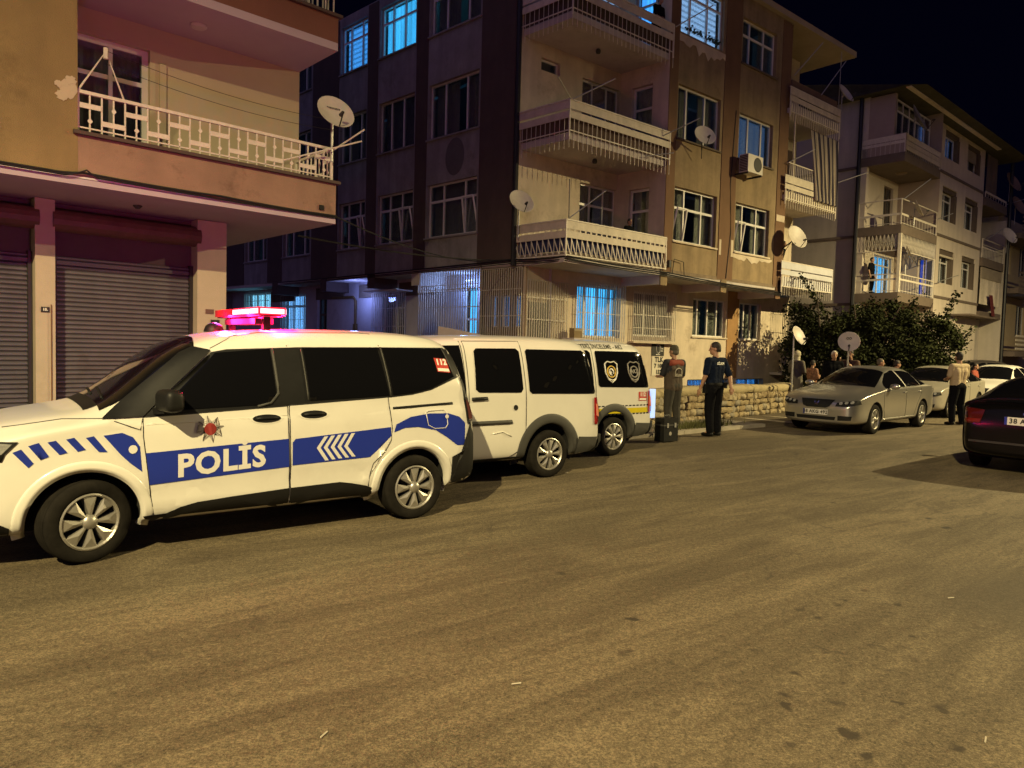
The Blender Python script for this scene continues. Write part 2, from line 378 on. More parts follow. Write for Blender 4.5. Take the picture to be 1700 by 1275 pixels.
# ------------------------------------------------------------------ road
def road_material():
    m = bpy.data.materials.new('worn_asphalt'); m.use_nodes = True
    n = m.node_tree.nodes; l = m.node_tree.links; b = n['Principled BSDF']
    tc = n.new('ShaderNodeTexCoord')
    def noise(sc, det=6, ro=.6, vec=None, dist=0):
        x = n.new('ShaderNodeTexNoise'); x.inputs['Scale'].default_value = sc; x.inputs['Detail'].default_value = det; x.inputs['Roughness'].default_value = ro; x.inputs['Distortion'].default_value = dist
        l.new(vec or tc.outputs['Object'], x.inputs['Vector']); return x.outputs[0]
    def rng(v, a, c, lo, hi):
        x = n.new('ShaderNodeMapRange'); x.inputs[1].default_value = a; x.inputs[2].default_value = c; x.inputs[3].default_value = lo; x.inputs[4].default_value = hi
        l.new(v, x.inputs[0]); return x.outputs[0]
    def mixc(f, a, c, mode='MIX'):
        x = n.new('ShaderNodeMixRGB'); x.blend_type = mode
        if isinstance(f, (int, float)): x.inputs[0].default_value = f
        else: l.new(f, x.inputs[0])
        for q, s in ((a, 1), (c, 2)):
            if isinstance(q, tuple): x.inputs[s].default_value = (*q, 1)
            else: l.new(q, x.inputs[s])
        return x.outputs[0]
    m0 = n.new('ShaderNodeMapping'); m0.inputs['Rotation'].default_value = (0, 0, rad(-38)); l.new(tc.outputs['Object'], m0.inputs[0])
    mp = n.new('ShaderNodeMapping'); mp.inputs['Scale'].default_value = (.13, .9, 1); l.new(m0.outputs[0], mp.inputs[0])
    mp2 = n.new('ShaderNodeMapping'); mp2.inputs['Scale'].default_value = (.45, 2.4, 1); l.new(m0.outputs[0], mp2.inputs[0])
    c = mixc(rng(noise(1.1, 9, .68, mp.outputs[0], .8), .40, .60, 0, 1), (.090, .070, .042), (.162, .128, .078))
    c = mixc(rng(noise(1.6, 9, .74, mp2.outputs[0], .6), .44, .62, 0, .8), c, (.066, .050, .030))
    c = mixc(rng(noise(.5, 8, .62), .55, .68, 0, .5), c, (.185, .150, .094))
    # aggregate
    c = mixc(1.0, c, mixc(rng(noise(75, 4, .85), .34, .66, 0, 1), (.28, .28, .28), (1.75, 1.75, 1.75)), 'MULTIPLY')
    c = mixc(1.0, c, mixc(rng(noise(26, 5, .7), .36, .64, 0, 1), (.66, .66, .66), (1.34, 1.34, 1.34)), 'MULTIPLY')
    c = mixc(rng(noise(170, 2, .6), .62, .68, 0, .75), c, (.30, .26, .18))
    c = mixc(rng(noise(120, 2, .6), .63, .70, 0, .75), c, (.022, .018, .012))
    # oil drops and damp stains, gathered in patches
    vo = n.new('ShaderNodeTexVoronoi'); vo.inputs['Scale'].default_value = 2.1; vo.inputs['Randomness'].default_value = 1
    wob = n.new('ShaderNodeVectorMath'); wob.operation = 'ADD'
    nz = n.new('ShaderNodeTexNoise'); nz.inputs['Scale'].default_value = 9; l.new(tc.outputs['Object'], nz.inputs['Vector'])
    sc = n.new('ShaderNodeVectorMath'); sc.operation = 'SCALE'; sc.inputs[3].default_value = .16; l.new(nz.outputs[1], sc.inputs[0])
    l.new(tc.outputs['Object'], wob.inputs[0]); l.new(sc.outputs[0], wob.inputs[1]); l.new(wob.outputs[0], vo.inputs['Vector'])
    drops = rng(vo.outputs['Distance'], .06, .12, 1, 0)
    msk = rng(noise(.33, 3, .5), .50, .58, 0, .9)
    mm = n.new('ShaderNodeMath'); mm.operation = 'MULTIPLY'; l.new(drops, mm.inputs[0]); l.new(msk, mm.inputs[1])
    c = mixc(mm.outputs[0], c, (.022, .017, .012))
    # a trail of dark drips on the right and one broad damp patch
    v3 = n.new('ShaderNodeTexVoronoi'); v3.inputs['Scale'].default_value = 5.2; l.new(wob.outputs[0], v3.inputs['Vector'])
    def near(px, py, r0, r1, sx=1.0):
        q = n.new('ShaderNodeMapping'); q.inputs['Location'].default_value = (-px * sx, -py, 0); q.inputs['Scale'].default_value = (sx, 1, 0); l.new(wob.outputs[0], q.inputs[0])
        d = n.new('ShaderNodeVectorMath'); d.operation = 'LENGTH'; l.new(q.outputs[0], d.inputs[0]); return rng(d.outputs['Value'], r0, r1, 1, 0)
    a1 = n.new('ShaderNodeMath'); a1.operation = 'MAXIMUM'; l.new(near(2.35, 4.6, .3, 1.0), a1.inputs[0]); l.new(near(1.7, 3.3, .35, 1.1), a1.inputs[1])
    a2 = n.new('ShaderNodeMath'); a2.operation = 'MULTIPLY'; l.new(a1.outputs[0], a2.inputs[0]); l.new(rng(v3.outputs['Distance'], .12, .24, .9, 0), a2.inputs[1])
    c = mixc(a2.outputs[0], c, (.028, .021, .014))
    a3 = n.new('ShaderNodeMath'); a3.operation = 'MULTIPLY'; l.new(near(4.1, 5.0, .35, 1.0, .7), a3.inputs[0]); a3.inputs[1].default_value = .6
    c = mixc(a3.outputs[0], c, (.05, .04, .027))
    # hairline cracks
    v2 = n.new('ShaderNodeTexVoronoi'); v2.feature = 'DISTANCE_TO_EDGE'; v2.inputs['Scale'].default_value = .42; l.new(wob.outputs[0], v2.inputs['Vector'])
    ck = n.new('ShaderNodeMath'); ck.operation = 'MULTIPLY'; l.new(rng(v2.outputs['Distance'], .0, .007, .55, 0), ck.inputs[0]); l.new(rng(noise(.6, 3), .5, .6, 0, 1), ck.inputs[1])
    c = mixc(ck.outputs[0], c, (.03, .025, .02))
    l.new(c, b.inputs['Base Color'])
    b.inputs['Roughness'].default_value = .82; b.inputs['Specular IOR Level'].default_value = .35
    bp = n.new('ShaderNodeBump'); bp.inputs['Strength'].default_value = .55; bp.inputs['Distance'].default_value = .012
    hsum = n.new('ShaderNodeMath'); hsum.operation = 'ADD'; l.new(noise(120, 4, .75), hsum.inputs[0])
    h2 = n.new('ShaderNodeMath'); h2.operation = 'MULTIPLY'; h2.inputs[1].default_value = 1.6; l.new(noise(9, 5, .6), h2.inputs[0]); l.new(h2.outputs[0], hsum.inputs[1])
    l.new(hsum.outputs[0], bp.inputs['Height']); l.new(bp.outputs[0], b.inputs['Normal'])
    return m
ROADM = road_material()
rd = MB(); rd.quad((-300, -300, 0), (300, -300, 0), (300, 300, 0), (-300, 300, 0)); struct(rd.build('road', ROADM))
PAVE = mat('pavement_concrete', (.20, .17, .13), .9, var=.25, scale=3, bump=.5, bscale=70, dirt=.5)
KERB = mat('kerb_stone', (.36, .32, .25), .85, var=.2, scale=6, bump=.3)

# ------------------------------------------------------------------ corner apartment building (M)
MO = Vector((1.272, 18.639, 0)); MY = rad(39.9)
Mu = Vector((math.cos(MY), math.sin(MY), 0)); Mv = Vector((-math.sin(MY), math.cos(MY), 0))
def MW(u, v, z): return MO + Mu * u + Mv * v + Vector((0, 0, z))
bld = thing('apartment_building', 'brown and mustard corner apartment block with white balconies and blue lit windows', 'apartment building', MO, MY, 'apartment blocks along the street')
ca, sa = math.cos(rad(96.3)), math.sin(rad(96.3))
def tfM(v0): return lambda a, b, z: (a, v0 + b, z)
def tfD(b0=0.0): return lambda a, b, z: (a * ca + (b + b0) * sa, a * sa - (b + b0) * ca, z)
ROWS = [(4.90, 6.49), (7.88, 9.44), (10.92, 12.48)]
# street front, upper storeys
C1 = (4.36, 6.47); C2 = (7.5, 9.5)
ops = [(C1[0], C1[1], z0, z1) for z0, z1 in ROWS] + [(C2[0], C2[1], 4.91, 6.49), (C2[0], C2[1], 7.88, 9.32), (C2[0], C2[1], 10.87, 12.3)]
walls('wall', tfM(0), 3.92, 10.45, 3.97, 12.95, ops, MUSTARD, bld)
for a0, a1 in ((3.92, 4.3), (6.6, 7.42), (9.86, 10.45)):
    MB().box(a0, a1, -.022, -.002, 3.97, 12.9).build('pier', BROWNP, bld)
sm = BROWNP
window(bld, tfM(0), *C1, *ROWS[0], mull=(.28, .69), tr=.63, cur='drawn', sill=W_PLASTER, open_=0)
window(bld, tfM(0), *C1, *ROWS[1], mull=(.25, .68), cur='drawn', sill=REVEAL)
window(bld, tfM(0), *C1, *ROWS[2], mull=(.26, .66), tr=.74, litm=W_LIT, sill=None)
window(bld, tfM(0), *C2, 4.91, 6.49, mull=(.27, .68), tr=.63, cur='drawn', sill=W_PLASTER, open_=0)
window(bld, tfM(0), *C2, 7.88, 9.32, mull=(.33, .72), litm=mat('pale_curtain_glow', (.3, .3, .3), .9, emit=(.2, .42, .9), es=.28), sill=REVEAL)
window(bld, tfM(0), *C2, 10.87, 12.3, mull=(.27, .68), tr=.66, cur='drawn', sill=REVEAL)
# ragged pale repair plaster round some sills
def patch(a0, a1, ztop, depth, seed):
    rs = random.Random(seed); n = 16; pts = [(a0, ztop)]
    for i in range(n + 1):
        t = i / n; pts.append((a0 + (a1 - a0) * t, ztop - depth * (.35 + .65 * rs.random()) * (1 - .45 * abs(2 * t - 1))))
    pts.append((a1, ztop)); m = MB(); m.prism(pts, -.012, -.001, lambda a, b, t: (a, t, b)); m.build('plaster_patch', W_PLASTER, bld)
patch(4.2, 6.62, 10.86, .5, 3); patch(7.3, 9.75, 4.85, .26, 5)
MB().box(6.64, 6.74, -.03, -.023, 4.72, 5.2).build('plaster_patch', W_PLASTER, bld); MB().box(7.28, 7.4, -.03, -.023, 4.72, 5.25).build('plaster_patch', W_PLASTER, bld)
MB().box(9.9, 10.42, -.03, -.023, 6.2, 6.42).build('plaster_patch', W_PLASTER, bld)
# plants behind the lit window sill
pl = MB()
for k in range(70):
    a = random.choice([4.75, 5.15, 5.75, 6.05]) + random.gauss(0, .12); z = 10.98 + abs(random.gauss(0, .08))
    pl.quad((a, -.02, z), (a + .05, -.05, z + .02), (a + .06, -.03, z + .08), (a + .01, 0, z + .06))
stuff(tag(pl.build('plants', mat('dark_leaf', (.02, .045, .012), .7)), 'row of small dark potted plants on the lit third floor windowsill', 'plants')).matrix_world = Matrix.Translation(MO) @ Matrix.Rotation(MY, 4, 'Z')
# front soffit over the recessed ground floor, beams with stubs
MB().box(-.05, 10.45, .0, 1.7, 3.85, 3.969).build('soffit', SOFFIT, bld)
for u in (3.97, 6.97, 10.2):
    MB().box(u - .13, u + .13, .02, 1.5, 3.60, 3.849).build('beam', SOFFIT, bld)
    MB().box(u - .15, u + .15, -.03, .019, 3.56, 3.969).build('beam_end', MUSTARD if u < 9 else BROWNP, bld)
MB().box(3.93, 10.45, -.015, -.003, 3.93, 4.03).build('string_course', mat('stained_plaster', (.2, .15, .1), .9, var=.3, scale=4), bld)
# ground floor front
g_ops = [(1.97, 3.85, 2.0, 3.52), (4.45, 6.3, 2.1, 3.5), (7.5, 9.45, 2.18, 3.48), (10.3, 11.7, 2.15, 3.5), (7.35, 9.7, .46, .70), (10.25, 12.0, .46, .70)]
walls('wall', tfM(1.5), -.1, 13.7, 0, 3.85, g_ops, W_PLASTER, bld)
MB().box(9.52, 10.2, 1.47, 1.498, .75, 3.84).build('pier', mat('ochre_pilaster', (.32, .18, .07), .85, var=.12), bld)
window(bld, tfM(1.5), *g_ops[0], mull=(.22, .52, .78), litm=C_LIT)
window(bld, tfM(1.5), *g_ops[1], mull=(.33, .66), cur='net')
window(bld, tfM(1.5), *g_ops[2], mull=(.2, .5, .78), cur='drawn', sill=W_PLASTER)
window(bld, tfM(1.5), *g_ops[3], mull=(.3, .62), cur='drawn', sill=W_PLASTER)
for o in g_ops[4:]:
    window(bld, tfM(1.5), *o, mull=(.5,), litm=B_LIT, fr=.03); grille(bld, tfM(1.5), o[0], o[1], o[2], o[3], -.02, .08, (), fancy=False, m=DARKM)
grille(bld, tfM(1.38), 1.9, 3.92, 1.88, 3.6, 0, .1, (.2, .48, .75)); grille(bld, tfM(1.38), 4.32, 6.42, 1.95, 3.58, 0, .085, (.25, .5))
for a0, a1, z in ((1.86, 3.95, 1.86), (4.28, 6.45, 1.93)):
    mb = MB(); mb.box(a0, a1, 1.3, 1.499, z - .05, z); mb.build('sill', W_PLASTER, bld)
MB().box(10.95, 10.99, 1.47, 1.498, 2.5, 3.2).build('vent_strip', REVEAL, bld)
# corner loggias (left end), three storeys
walls('wall', tfM(1.7), -.24, 4.2, 3.97, 12.95, [(2.15, 3.75, 4.95, 6.5), (2.12, 3.72, 7.9, 9.48), (.51, 1.22, 9.28, 9.62), (2.1, 3.7, 10.9, 12.5)], W_PLASTER, bld)
window(bld, tfM(1.7), 2.15, 3.75, 4.95, 6.5, mull=(.32, .68), tr=.62, cur='drawn')
window(bld, tfM(1.7), 2.12, 3.72, 7.9, 9.48, mull=(.32, .7), cur='net')
window(bld, tfM(1.7), .51, 1.22, 9.28, 9.62, mull=(), cur=None)
window(bld, tfM(1.7), 2.1, 3.7, 10.9, 12.5, mull=(.35, .7), tr=.65, litm=W_LIT)
walls('wall', tfD(3.9), -.45, 1.9, 3.97, 12.95, [(.12, .84, 4.12, 6.45), (.12, .84, 7.12, 9.46), (.12, .84, 10.12, 12.4)], W_PLASTER, bld)
for k, z0 in enumerate((4.12, 7.12, 10.12)):
    window(bld, tfD(3.9), .12, .84, z0, z0 + 2.33, mull=(), tr=.72, cur='net' if k else 'drawn', litm=None if k < 2 else B_LIT, fr=.07)
def bars_run(parent, p0, p1, z0, z1, step, w=.014, m=RAILW, name='baluster', b_off=0):
    p0 = Vector(p0); p1 = Vector(p1); L = (p1 - p0).length; n = max(1, round(L / step))
    me = MB().box(-w / 2, w / 2, -w / 2, w / 2, z0, z1).mesh(name, m)
    for i in range(n + 1): link(name, me, parent, p0.lerp(p1, i / n))
    return n
def rail_board(parent, p0, p1, z0, z1, th, m, name='board'):
    a = Vector((*p0[:2], (z0 + z1) / 2)); b = Vector((*p1[:2], (z0 + z1) / 2)); MB().bar(a, b, th, z1 - z0).build(name, m, parent)
Pd = Vector(tfD()(1.72, -.07, 0)); Pc = Vector(tfD()(-.07, -.07, 0)); Pe = Vector((3.95, -.08, 0))
for k, zf in enumerate((4.0, 7.0, 10.02)):
    s = MB(); s.add([(*tfD()(1.72, .05, 0)[:2], zf - .03), (.04, .03, zf - .03), (3.92, .03, zf - .03), (3.92, 1.7, zf - .03), (0, 1.7, zf - .03)] + [(*tfD()(1.72, .05, 0)[:2], zf + .14), (.04, .03, zf + .14), (3.92, .03, zf + .14), (3.92, 1.7, zf + .14), (0, 1.7, zf + .14)],
        [(4, 3, 2, 1, 0), (5, 6, 7, 8, 9), (0, 1, 6, 5), (1, 2, 7, 6), (2, 3, 8, 7), (3, 4, 9, 8), (4, 0, 5, 9)])
    s.build('balcony_slab', SOFFIT if k else mat('stained_slab', (.25, .21, .16), .9, var=.4, scale=5, dirt=.6), bld)
    rl = MB(); top = zf + .92
    for a, b in ((Pd, Pc), (Pc, Pe)): rl.bar(a + Vector((0, 0, top)), b + Vector((0, 0, top)), .05, .03)
    rl.bar(Pc + Vector((0, 0, zf)), Pc + Vector((0, 0, top)), .035); rl.bar(Pe + Vector((0, 0, zf)), Pe + Vector((0, 0, top)), .035)
    if k: 
        for a, b in ((Pd, Pc), (Pc, Pe)): rl.bar(a + Vector((0, 0, zf + .16)), b + Vector((0, 0, zf + .16)), .022)
    else:
        for a, b in ((Pd, Pc), (Pc, Pe)): rl.bar(a + Vector((0, 0, zf + .03)), b + Vector((0, 0, zf + .03)), .03)
    rail = rl.build('balcony_railing', RAILW, bld)
    for a, b in ((Pd, Pc), (Pc, Pe)):
        rail_board(rail, a, b, zf + .70, zf + .9, .02, BOARD); rail_board(rail, a, b, zf + .47, zf + .645, .02, BOARD)
        n = round((b - a).length / .2)
        for i in range(n):      # little spacer blocks between the two boards
            p = a.lerp(b, (i + .5) / n); MB().box(p.x - .03, p.x + .03, p.y - .006, p.y + .006, zf + .646, zf + .699).build('spacer', BOARD, rail) if k == 0 else None
        if k: bars_run(rail, a, b, zf - .28, zf + .47, .165, .0105)
        else:
            d = (b - a); n = round(d.length / .19)
            for i in range(n):
                p = a + d * (i / n); q = a + d * ((i + .85) / n)
                z = MB(); z.bar(p + Vector((0, 0, zf + .47)), p + Vector((0, 0, zf + .06)), .016); z.bar(p + Vector((0, 0, zf + .45)), q + Vector((0, 0, zf + .06)), .022)
                z.build('baluster', RAILW, rail)
# blue cloth behind first floor railing; plain dark sheets close the gap behind the upper ones
for k, (zf, m) in enumerate(((4.0, mat('navy_cloth', (.02, .025, .09), .9)), (7.0, mat('brown_backing', (.10, .065, .05), .9)), (10.02, mat('dark_backing', (.07, .05, .04), .9)))):
    mb = MB(); p, q = Pd + Vector((.10, .12, 0)), Pc + Vector((.10, .12, 0)); r = Pe + Vector((-.05, .12, 0))
    for s, e in ((p, q), (q, r)): mb.quad((s.x, s.y, zf + .15), (e.x, e.y, zf + .15), (e.x, e.y, zf + .66), (s.x, s.y, zf + .66))
    mb.build('balcony_sheet', m, bld)
for zf in (6.96, 9.98): MB().lathe([(.001, -.12), (.06, -.11), (.075, -.05), (.05, 0)], 12, Matrix.Translation((1.9, .9, zf))).build('ceiling_lamp', GREYPL, bld)
# alley side (dark), upper storeys
DCOL = [(3.37, 5.6), (6.3, 8.18), (8.9, 10.5), (12.45, 14.4), (15.75, 17.6)]
DR = [(4.92, 6.53), (7.9, 9.54), (11.0, 12.62)]
ops = [(a0, a1, z0, z1) for a0, a1 in DCOL for z0, z1 in DR]
walls('wall', tfD(), 1.78, 20, 3.97, 12.95, ops, GREYP, bld)
for a0, a1 in ((1.80, 3.28), (5.66, 6.22), (8.26, 8.82), (10.58, 12.3), (14.5, 15.65), (17.7, 20)):
    mb = MB(tfD()); mb.box(a0, a1, -.022, -.002, 3.99, 12.9); mb.build('pier', DARKP, bld)
for i, (a0, a1) in enumerate(DCOL):
    for j, (z0, z1) in enumerate(DR):
        L_ = Z_LIT if (i, j) == (2, 2) else C_LIT if (i, j) == (1, 2) else None
        window(bld, tfD(), a0, a1, z0, z1, mull=(.27, .7) if i != 1 else (.36, .7), tr=.68 if j != 1 else None, litm=L_, cur=random.choice(['net', 'net', 'drawn']), sill=GREYP, open_=0 if j == 0 and i < 3 else None)
oval = MB(tfD()); oval.add([(4.35 + .42 * math.cos(t * PI / 12), -.004, 7.22 + .55 * math.sin(t * PI / 12)) for t in range(24)], [tuple(range(24))]); oval.build('oval_mark', mat('dark_wall_oval', (.12, .11, .11), .9), bld)  # flat dark oval on the alley wall
# ground floor, alley side
g_d = [(14.4, 16.3, 2.1, 3.55), (17.3, 19.6, 2.6, 3.72), (12.8, 13.5, .4, 3.5), (7.9, 9.2, .5, 3.42), (4.3, 4.95, .5, 3.5)]
walls('wall', tfD(1.0), 1.3, 22, 0, 3.97, g_d, mat('ground_floor_paint', (.46, .44, .46), .9, var=.15, scale=1.2, dirt=.4), bld)
sf = MB(tfD()); sf.box(1.5, 22, .0, 1.1, 3.86, 3.968); sf.build('soffit', SOFFIT, bld)
for a in (6.05, 8.45, 11.4, 15.0):
    b_ = MB(tfD()); b_.box(a - .16, a + .16, .0, .95, 3.5, 3.859); b_.box(a - .2, a + .2, -.03, -.002, 3.5, 3.98); b_.build('beam', DARKP if a > 7 else SOFFIT, bld)
    b2 = MB(tfD()); b2.box(a + .17, a + 2.1, .93, .99, 3.3, 3.75); b2.build('lintel_panel', REVEAL, bld)
window(bld, tfD(1.0), *g_d[0], mull=(.17, .6), tr=.68, litm=SKYB); grille(bld, tfD(1.0), *g_d[0], rows=(.3, .7), step=.13)
window(bld, tfD(1.0), *g_d[1], mull=(.3, .6), litm=lit('bright_curtain', (.22, .66, 1.0), 4.5)); grille(bld, tfD(1.0), *g_d[1], rows=(.3, .7), step=.13)
window(bld, tfD(1.0), *g_d[2], mull=(.5,), tr=.75, cur=None, fm=REVEAL)
window(bld, tfD(1.0), *g_d[3], mull=(.45,), cur='net'); grille(bld, tfD(.85), 7.7, 9.6, .4, 3.5, 0, .1, (.3, .6, .8))
window(bld, tfD(1.0), *g_d[4], mull=(), tr=.66, litm=C_LIT)
pl_ = MB(tfD()); pl_.box(4.2, 4.6, .75, .80, 3.63, 3.67); plo = pl_.build('porch_lamp', mat('lit_tube', (.8, .8, .8), emit=(.45, .65, 1), es=1.2), bld)
_l = bpy.data.lights.new('porch_light', 'POINT'); _l.energy = 55; _l.color = (.22, .40, 1.0); _l.shadow_soft_size = .15; link('porch_light', _l, plo, tfD()(4.5, .62, 3.45))
al_ = MB(tfD()); al_.box(8.2, 8.4, .90, .94, 3.52, 3.55); alo = al_.build('door_lamp', mat('lit_tube', (.8, .8, .8)), bld)
_l = bpy.data.lights.new('door_light', 'POINT'); _l.energy = 40; _l.color = (.25, .34, 1.0); _l.shadow_soft_size = .15; link('door_light', _l, alo, tfD()(9.9, .35, 3.35))
MB(tfD()).box(7.4, 9.4, .3, .95, 3.42, 3.47).build('door_canopy', PVC, bld)
gp = MB(tfD()); gp.tube([(12.3, .93, 3.34), (10.9, .93, 3.34), (10.75, .93, 3.2), (10.75, .93, 1.2)], .05, 8); gp.box(10.66, 10.84, .88, .97, 1.9, 2.35); gp.build('gas_pipe', mat('ochre_pipe', (.14, .09, .03), .5), bld)
# porch behind tall grilles, and the glazed corner veranda
grille(bld, tfD(0), 3.1, 5.9, 1.0, 3.88, 0, .105, (.35, .62, .85), name='porch_grille'); grille(bld, tfD(-.03), 3.1, 5.9, 3.25, 3.9, 0, .105, (.1,), name='porch_grille')
grille(bld, tfD(0), 1.5, 3.05, .9, 3.82, 0, .085, (.3, .55, .8), name='porch_grille')
grille(bld, tfM(1.42), .0, 1.5, 1.1, 3.5, 0, .085, (.3, .55, .8), name='porch_grille')
v_ops = [(2.55, 2.83, 2.2, 3.08), (2.08, 2.42, 2.2, 3.08), (1.65, 1.95, 2.2, 3.08)]
walls('veranda_wall', tfD(.15), 1.45, 3.08, 0, 3.97, v_ops, mat('tan_veranda_panel', (.30, .23, .14), .8, var=.2), bld)
for o in v_ops: window(bld, tfD(.15), *o, mull=(), litm=B_LIT, fr=.03)
MB(tfD()).box(3.08, 3.14, 0, 1.0, 0, 3.97).build('partition', mat('dark_partition', (.03, .03, .04), .8), bld)
pw = MB(); pw.box(.12, .9, 1.46, 1.495, 1.3, 2.9); pw.build('veranda_shutter', mat('dark_veranda_window', (.06, .05, .04), .4), bld)
# right-hand end: back wall and boarded balconies
walls('wall', tfM(1.5), 10.45, 13.7, 3.97, 12.95, [(10.7, 11.7, 7.9, 9.5)], W_PLASTER, bld)
MB().box(10.40, 10.449, .0, 1.5, 3.97, 12.95).build('wall', W_PLASTER, bld)
window(bld, tfM(1.5), 10.7, 11.7, 7.9, 9.5, mull=(.5,), litm=lit('dim_blue_room', (.1, .22, .75), .55))
slat_me = {}
for k, (zf, zt) in enumerate(((4.0, 4.86), (7.0, 7.78), (9.95, 10.76))):
    q0, q1 = (10.12 if k != 2 else 10.2), 13.75
    MB().box(q0 + .1, q1 - .02, -.08, 1.5, zf - .03, zf + .13).build('balcony_slab', SOFFIT, bld)
    rl = MB(); rl.bar((q0, -.15, zt), (q1, -.15, zt), .04, .03); rl.bar((q1, -.15, zt), (q1, 1.5, zt), .04, .03); rl.bar((q0 + .05, -.15, zf + .0), (q1, -.15, zf + .0), .03); rl.bar((q1, -.15, zf - .25), (q1, -.15, zt), .035); rl.bar((q0 + .05, -.15, zf - .2), (q0 + .05, -.15, zt), .03)
    rail = rl.build('balcony_railing', RAILW, bld)
    wh = BOARD if k else mat('grey_white_board', (.50, .50, .52), .6, var=.1, dirt=.4)
    for z0, z1 in ((zt - .25, zt - .02), (zt - .46, zt - .29)):
        MB().box(q0, q1, -.17, -.15, z0, z1).build('board', wh, rail); MB().box(q1, q1 + .02, -.15, 1.45, z0, z1).build('board', wh, rail)
    sme = MB().box(-.055, .055, -.008, .008, zt - .84, zt - .52).mesh('slat', wh)
    bme = MB().box(-.007, .007, -.007, .007, zf - .32, zt - .46).mesh('baluster', RAILW)
    n = 22
    for i in range(n + 1):
        x = q0 + .1 + (q1 - q0 - .15) * i / n
        link('baluster', bme, rail, (x, -.16, 0))
        if i < n: link('slat', sme, rail, (x + .08, -.13, 0))
# extra rail with white uprights on the middle balcony, post and striped curtain
x2 = MB(); x2.bar((10.3, -.15, 8.22), (12.0, -.15, 8.22), .035); x2.bar((10.62, -.15, 7.78), (10.62, -.15, 9.9), .03); x2.bar((13.72, -.15, 7.8), (13.72, -.15, 9.6), .03); xr = x2.build('balcony_railing', RAILW, bld)
bars_run(xr, (10.4, -.15, 0), (11.95, -.15, 0), 7.79, 8.21, .12, .018)
def stripe_cloth():
    m = bpy.data.materials.new('striped_awning_cloth'); m.use_nodes = True; n = m.node_tree.nodes; l = m.node_tree.links; b = n['Principled BSDF']; b.inputs['Roughness'].default_value = .9
    at = n.new('ShaderNodeUVMap'); sx = n.new('ShaderNodeSeparateXYZ'); l.new(at.outputs[0], sx.inputs[0])
    mu = n.new('ShaderNodeMath'); mu.operation = 'MULTIPLY'; mu.inputs[1].default_value = 15.0; l.new(sx.outputs[0], mu.inputs[0])
    fr = n.new('ShaderNodeMath'); fr.operation = 'FRACT'; l.new(mu.outputs[0], fr.inputs[0])
    gt = n.new('ShaderNodeMath'); gt.operation = 'GREATER_THAN'; gt.inputs[1].default_value = .5; l.new(fr.outputs[0], gt.inputs[0])
    mx = n.new('ShaderNodeMixRGB'); mx.inputs[1].default_value = (.40, .34, .26, 1); mx.inputs[2].default_value = (.035, .03, .045, 1); l.new(gt.outputs[0], mx.inputs[0]); l.new(mx.outputs[0], b.inputs['Base Color']); return m
STRIPE = stripe_cloth()
def striped_curtain(name, parent, pt0, pt1, pb0, pb1, folds=9, amp=.07, nrm=(0, -1, 0)):
    nx, nz = 90, 10; vs = []; fs = []; nr = Vector(nrm)
    for j in range(nz + 1):
        for i in range(nx + 1):
            s, t = i / nx, j / nz
            p = Vector(pt0).lerp(Vector(pt1), s).lerp(Vector(pb0).lerp(Vector(pb1), s), t)
            p += nr * amp * (.3 + .7 * t) * (math.sin(s * folds * 2 * PI + .6 * math.sin(4 * t)) + .4 * math.sin(s * folds * 4.7 * PI)); vs.append(p)
    for j in range(nz):
        for i in range(nx): fs.append((j * (nx + 1) + i, j * (nx + 1) + i + 1, (j + 1) * (nx + 1) + i + 1, (j + 1) * (nx + 1) + i))
    me = bpy.data.meshes.new(name); me.from_pydata([tuple(v) for v in vs], [], fs); uv = me.uv_layers.new()
    for lp in me.loops:
        k = lp.vertex_index; uv.data[lp.index].uv = ((k % (nx + 1)) / nx, (k // (nx + 1)) / nz)
    me.materials.append(STRIPE); smooth_mesh(me); return link(name, me, parent)
striped_curtain('striped_curtain', bld, (11.75, -.12, 9.62), (13.7, -.14, 9.62), (12.1, -.24, 7.18), (13.7, -.22, 7.18))
striped_curtain('striped_curtain', bld, (11.0, 1.3, 9.5), (11.9, 1.0, 9.5), (11.0, 1.3, 7.5), (11.9, 1.0, 7.5), 5, .04)
# parapet and laundry poles on the top right terrace
MB().box(10.47, 13.7, -.05, .02, 10.78, 11.08).build('parapet', mat('brown_parapet', (.14, .085, .06), .8, var=.15), bld)
for (a, b) in (((12.4, -.1, 11.0), (13.5, -.4, 12.4)), ((13.7, -.1, 10.7), (13.75, -.1, 12.9)), ((10.5, -.1, 11.2), (11.6, -.5, 12.5)), ((13.75, -.2, 8.1), (14.6, -.9, 8.5)), ((3.6, -.1, 7.75), (4.2, -.9, 8.2)), ((4.0, -.1, 10.9), (4.75, -.8, 11.5)), ((2.9, -.1, 7.05), (3.6, -.5, 7.2)), ((.0, -.1, 7.92), (.9, -.7, 8.5)), ((-.05, -.1, 7.92), (-.7, -.3, 8.25)), ((.0, -.1, 4.95), (.8, -.6, 5.7)), ((.0, -.1, 4.95), (-.4, -.5, 5.8)), ((10.3, -.1, 8.2), (11.2, -.6, 8.75))):
    p = MB(); p.tube([a, b], .016, 6); p.build('laundry_pole', STEEL, bld)
# roof, remaining walls, internal floors
rf = MB(); rf.box(-.35, 14.8, -.16, 21, 12.96, 13.16); rf.build('roof', mat('eave_board', (.34, .28, .2), .8, var=.1, scale=1.5), bld)
MB().box(13.66, 13.70, 1.5, 21, 0, 12.95).build('wall', W_PLASTER, bld)
MB().box(-2.3, 13.7, 20.9, 21, 0, 12.95).build('wall', GREYP, bld)
for z in (3.98, 6.95, 9.95): MB().box(.9, 13.6, 2.2, 20, z, z + .1).build('floor_slab', SOFFIT, bld)
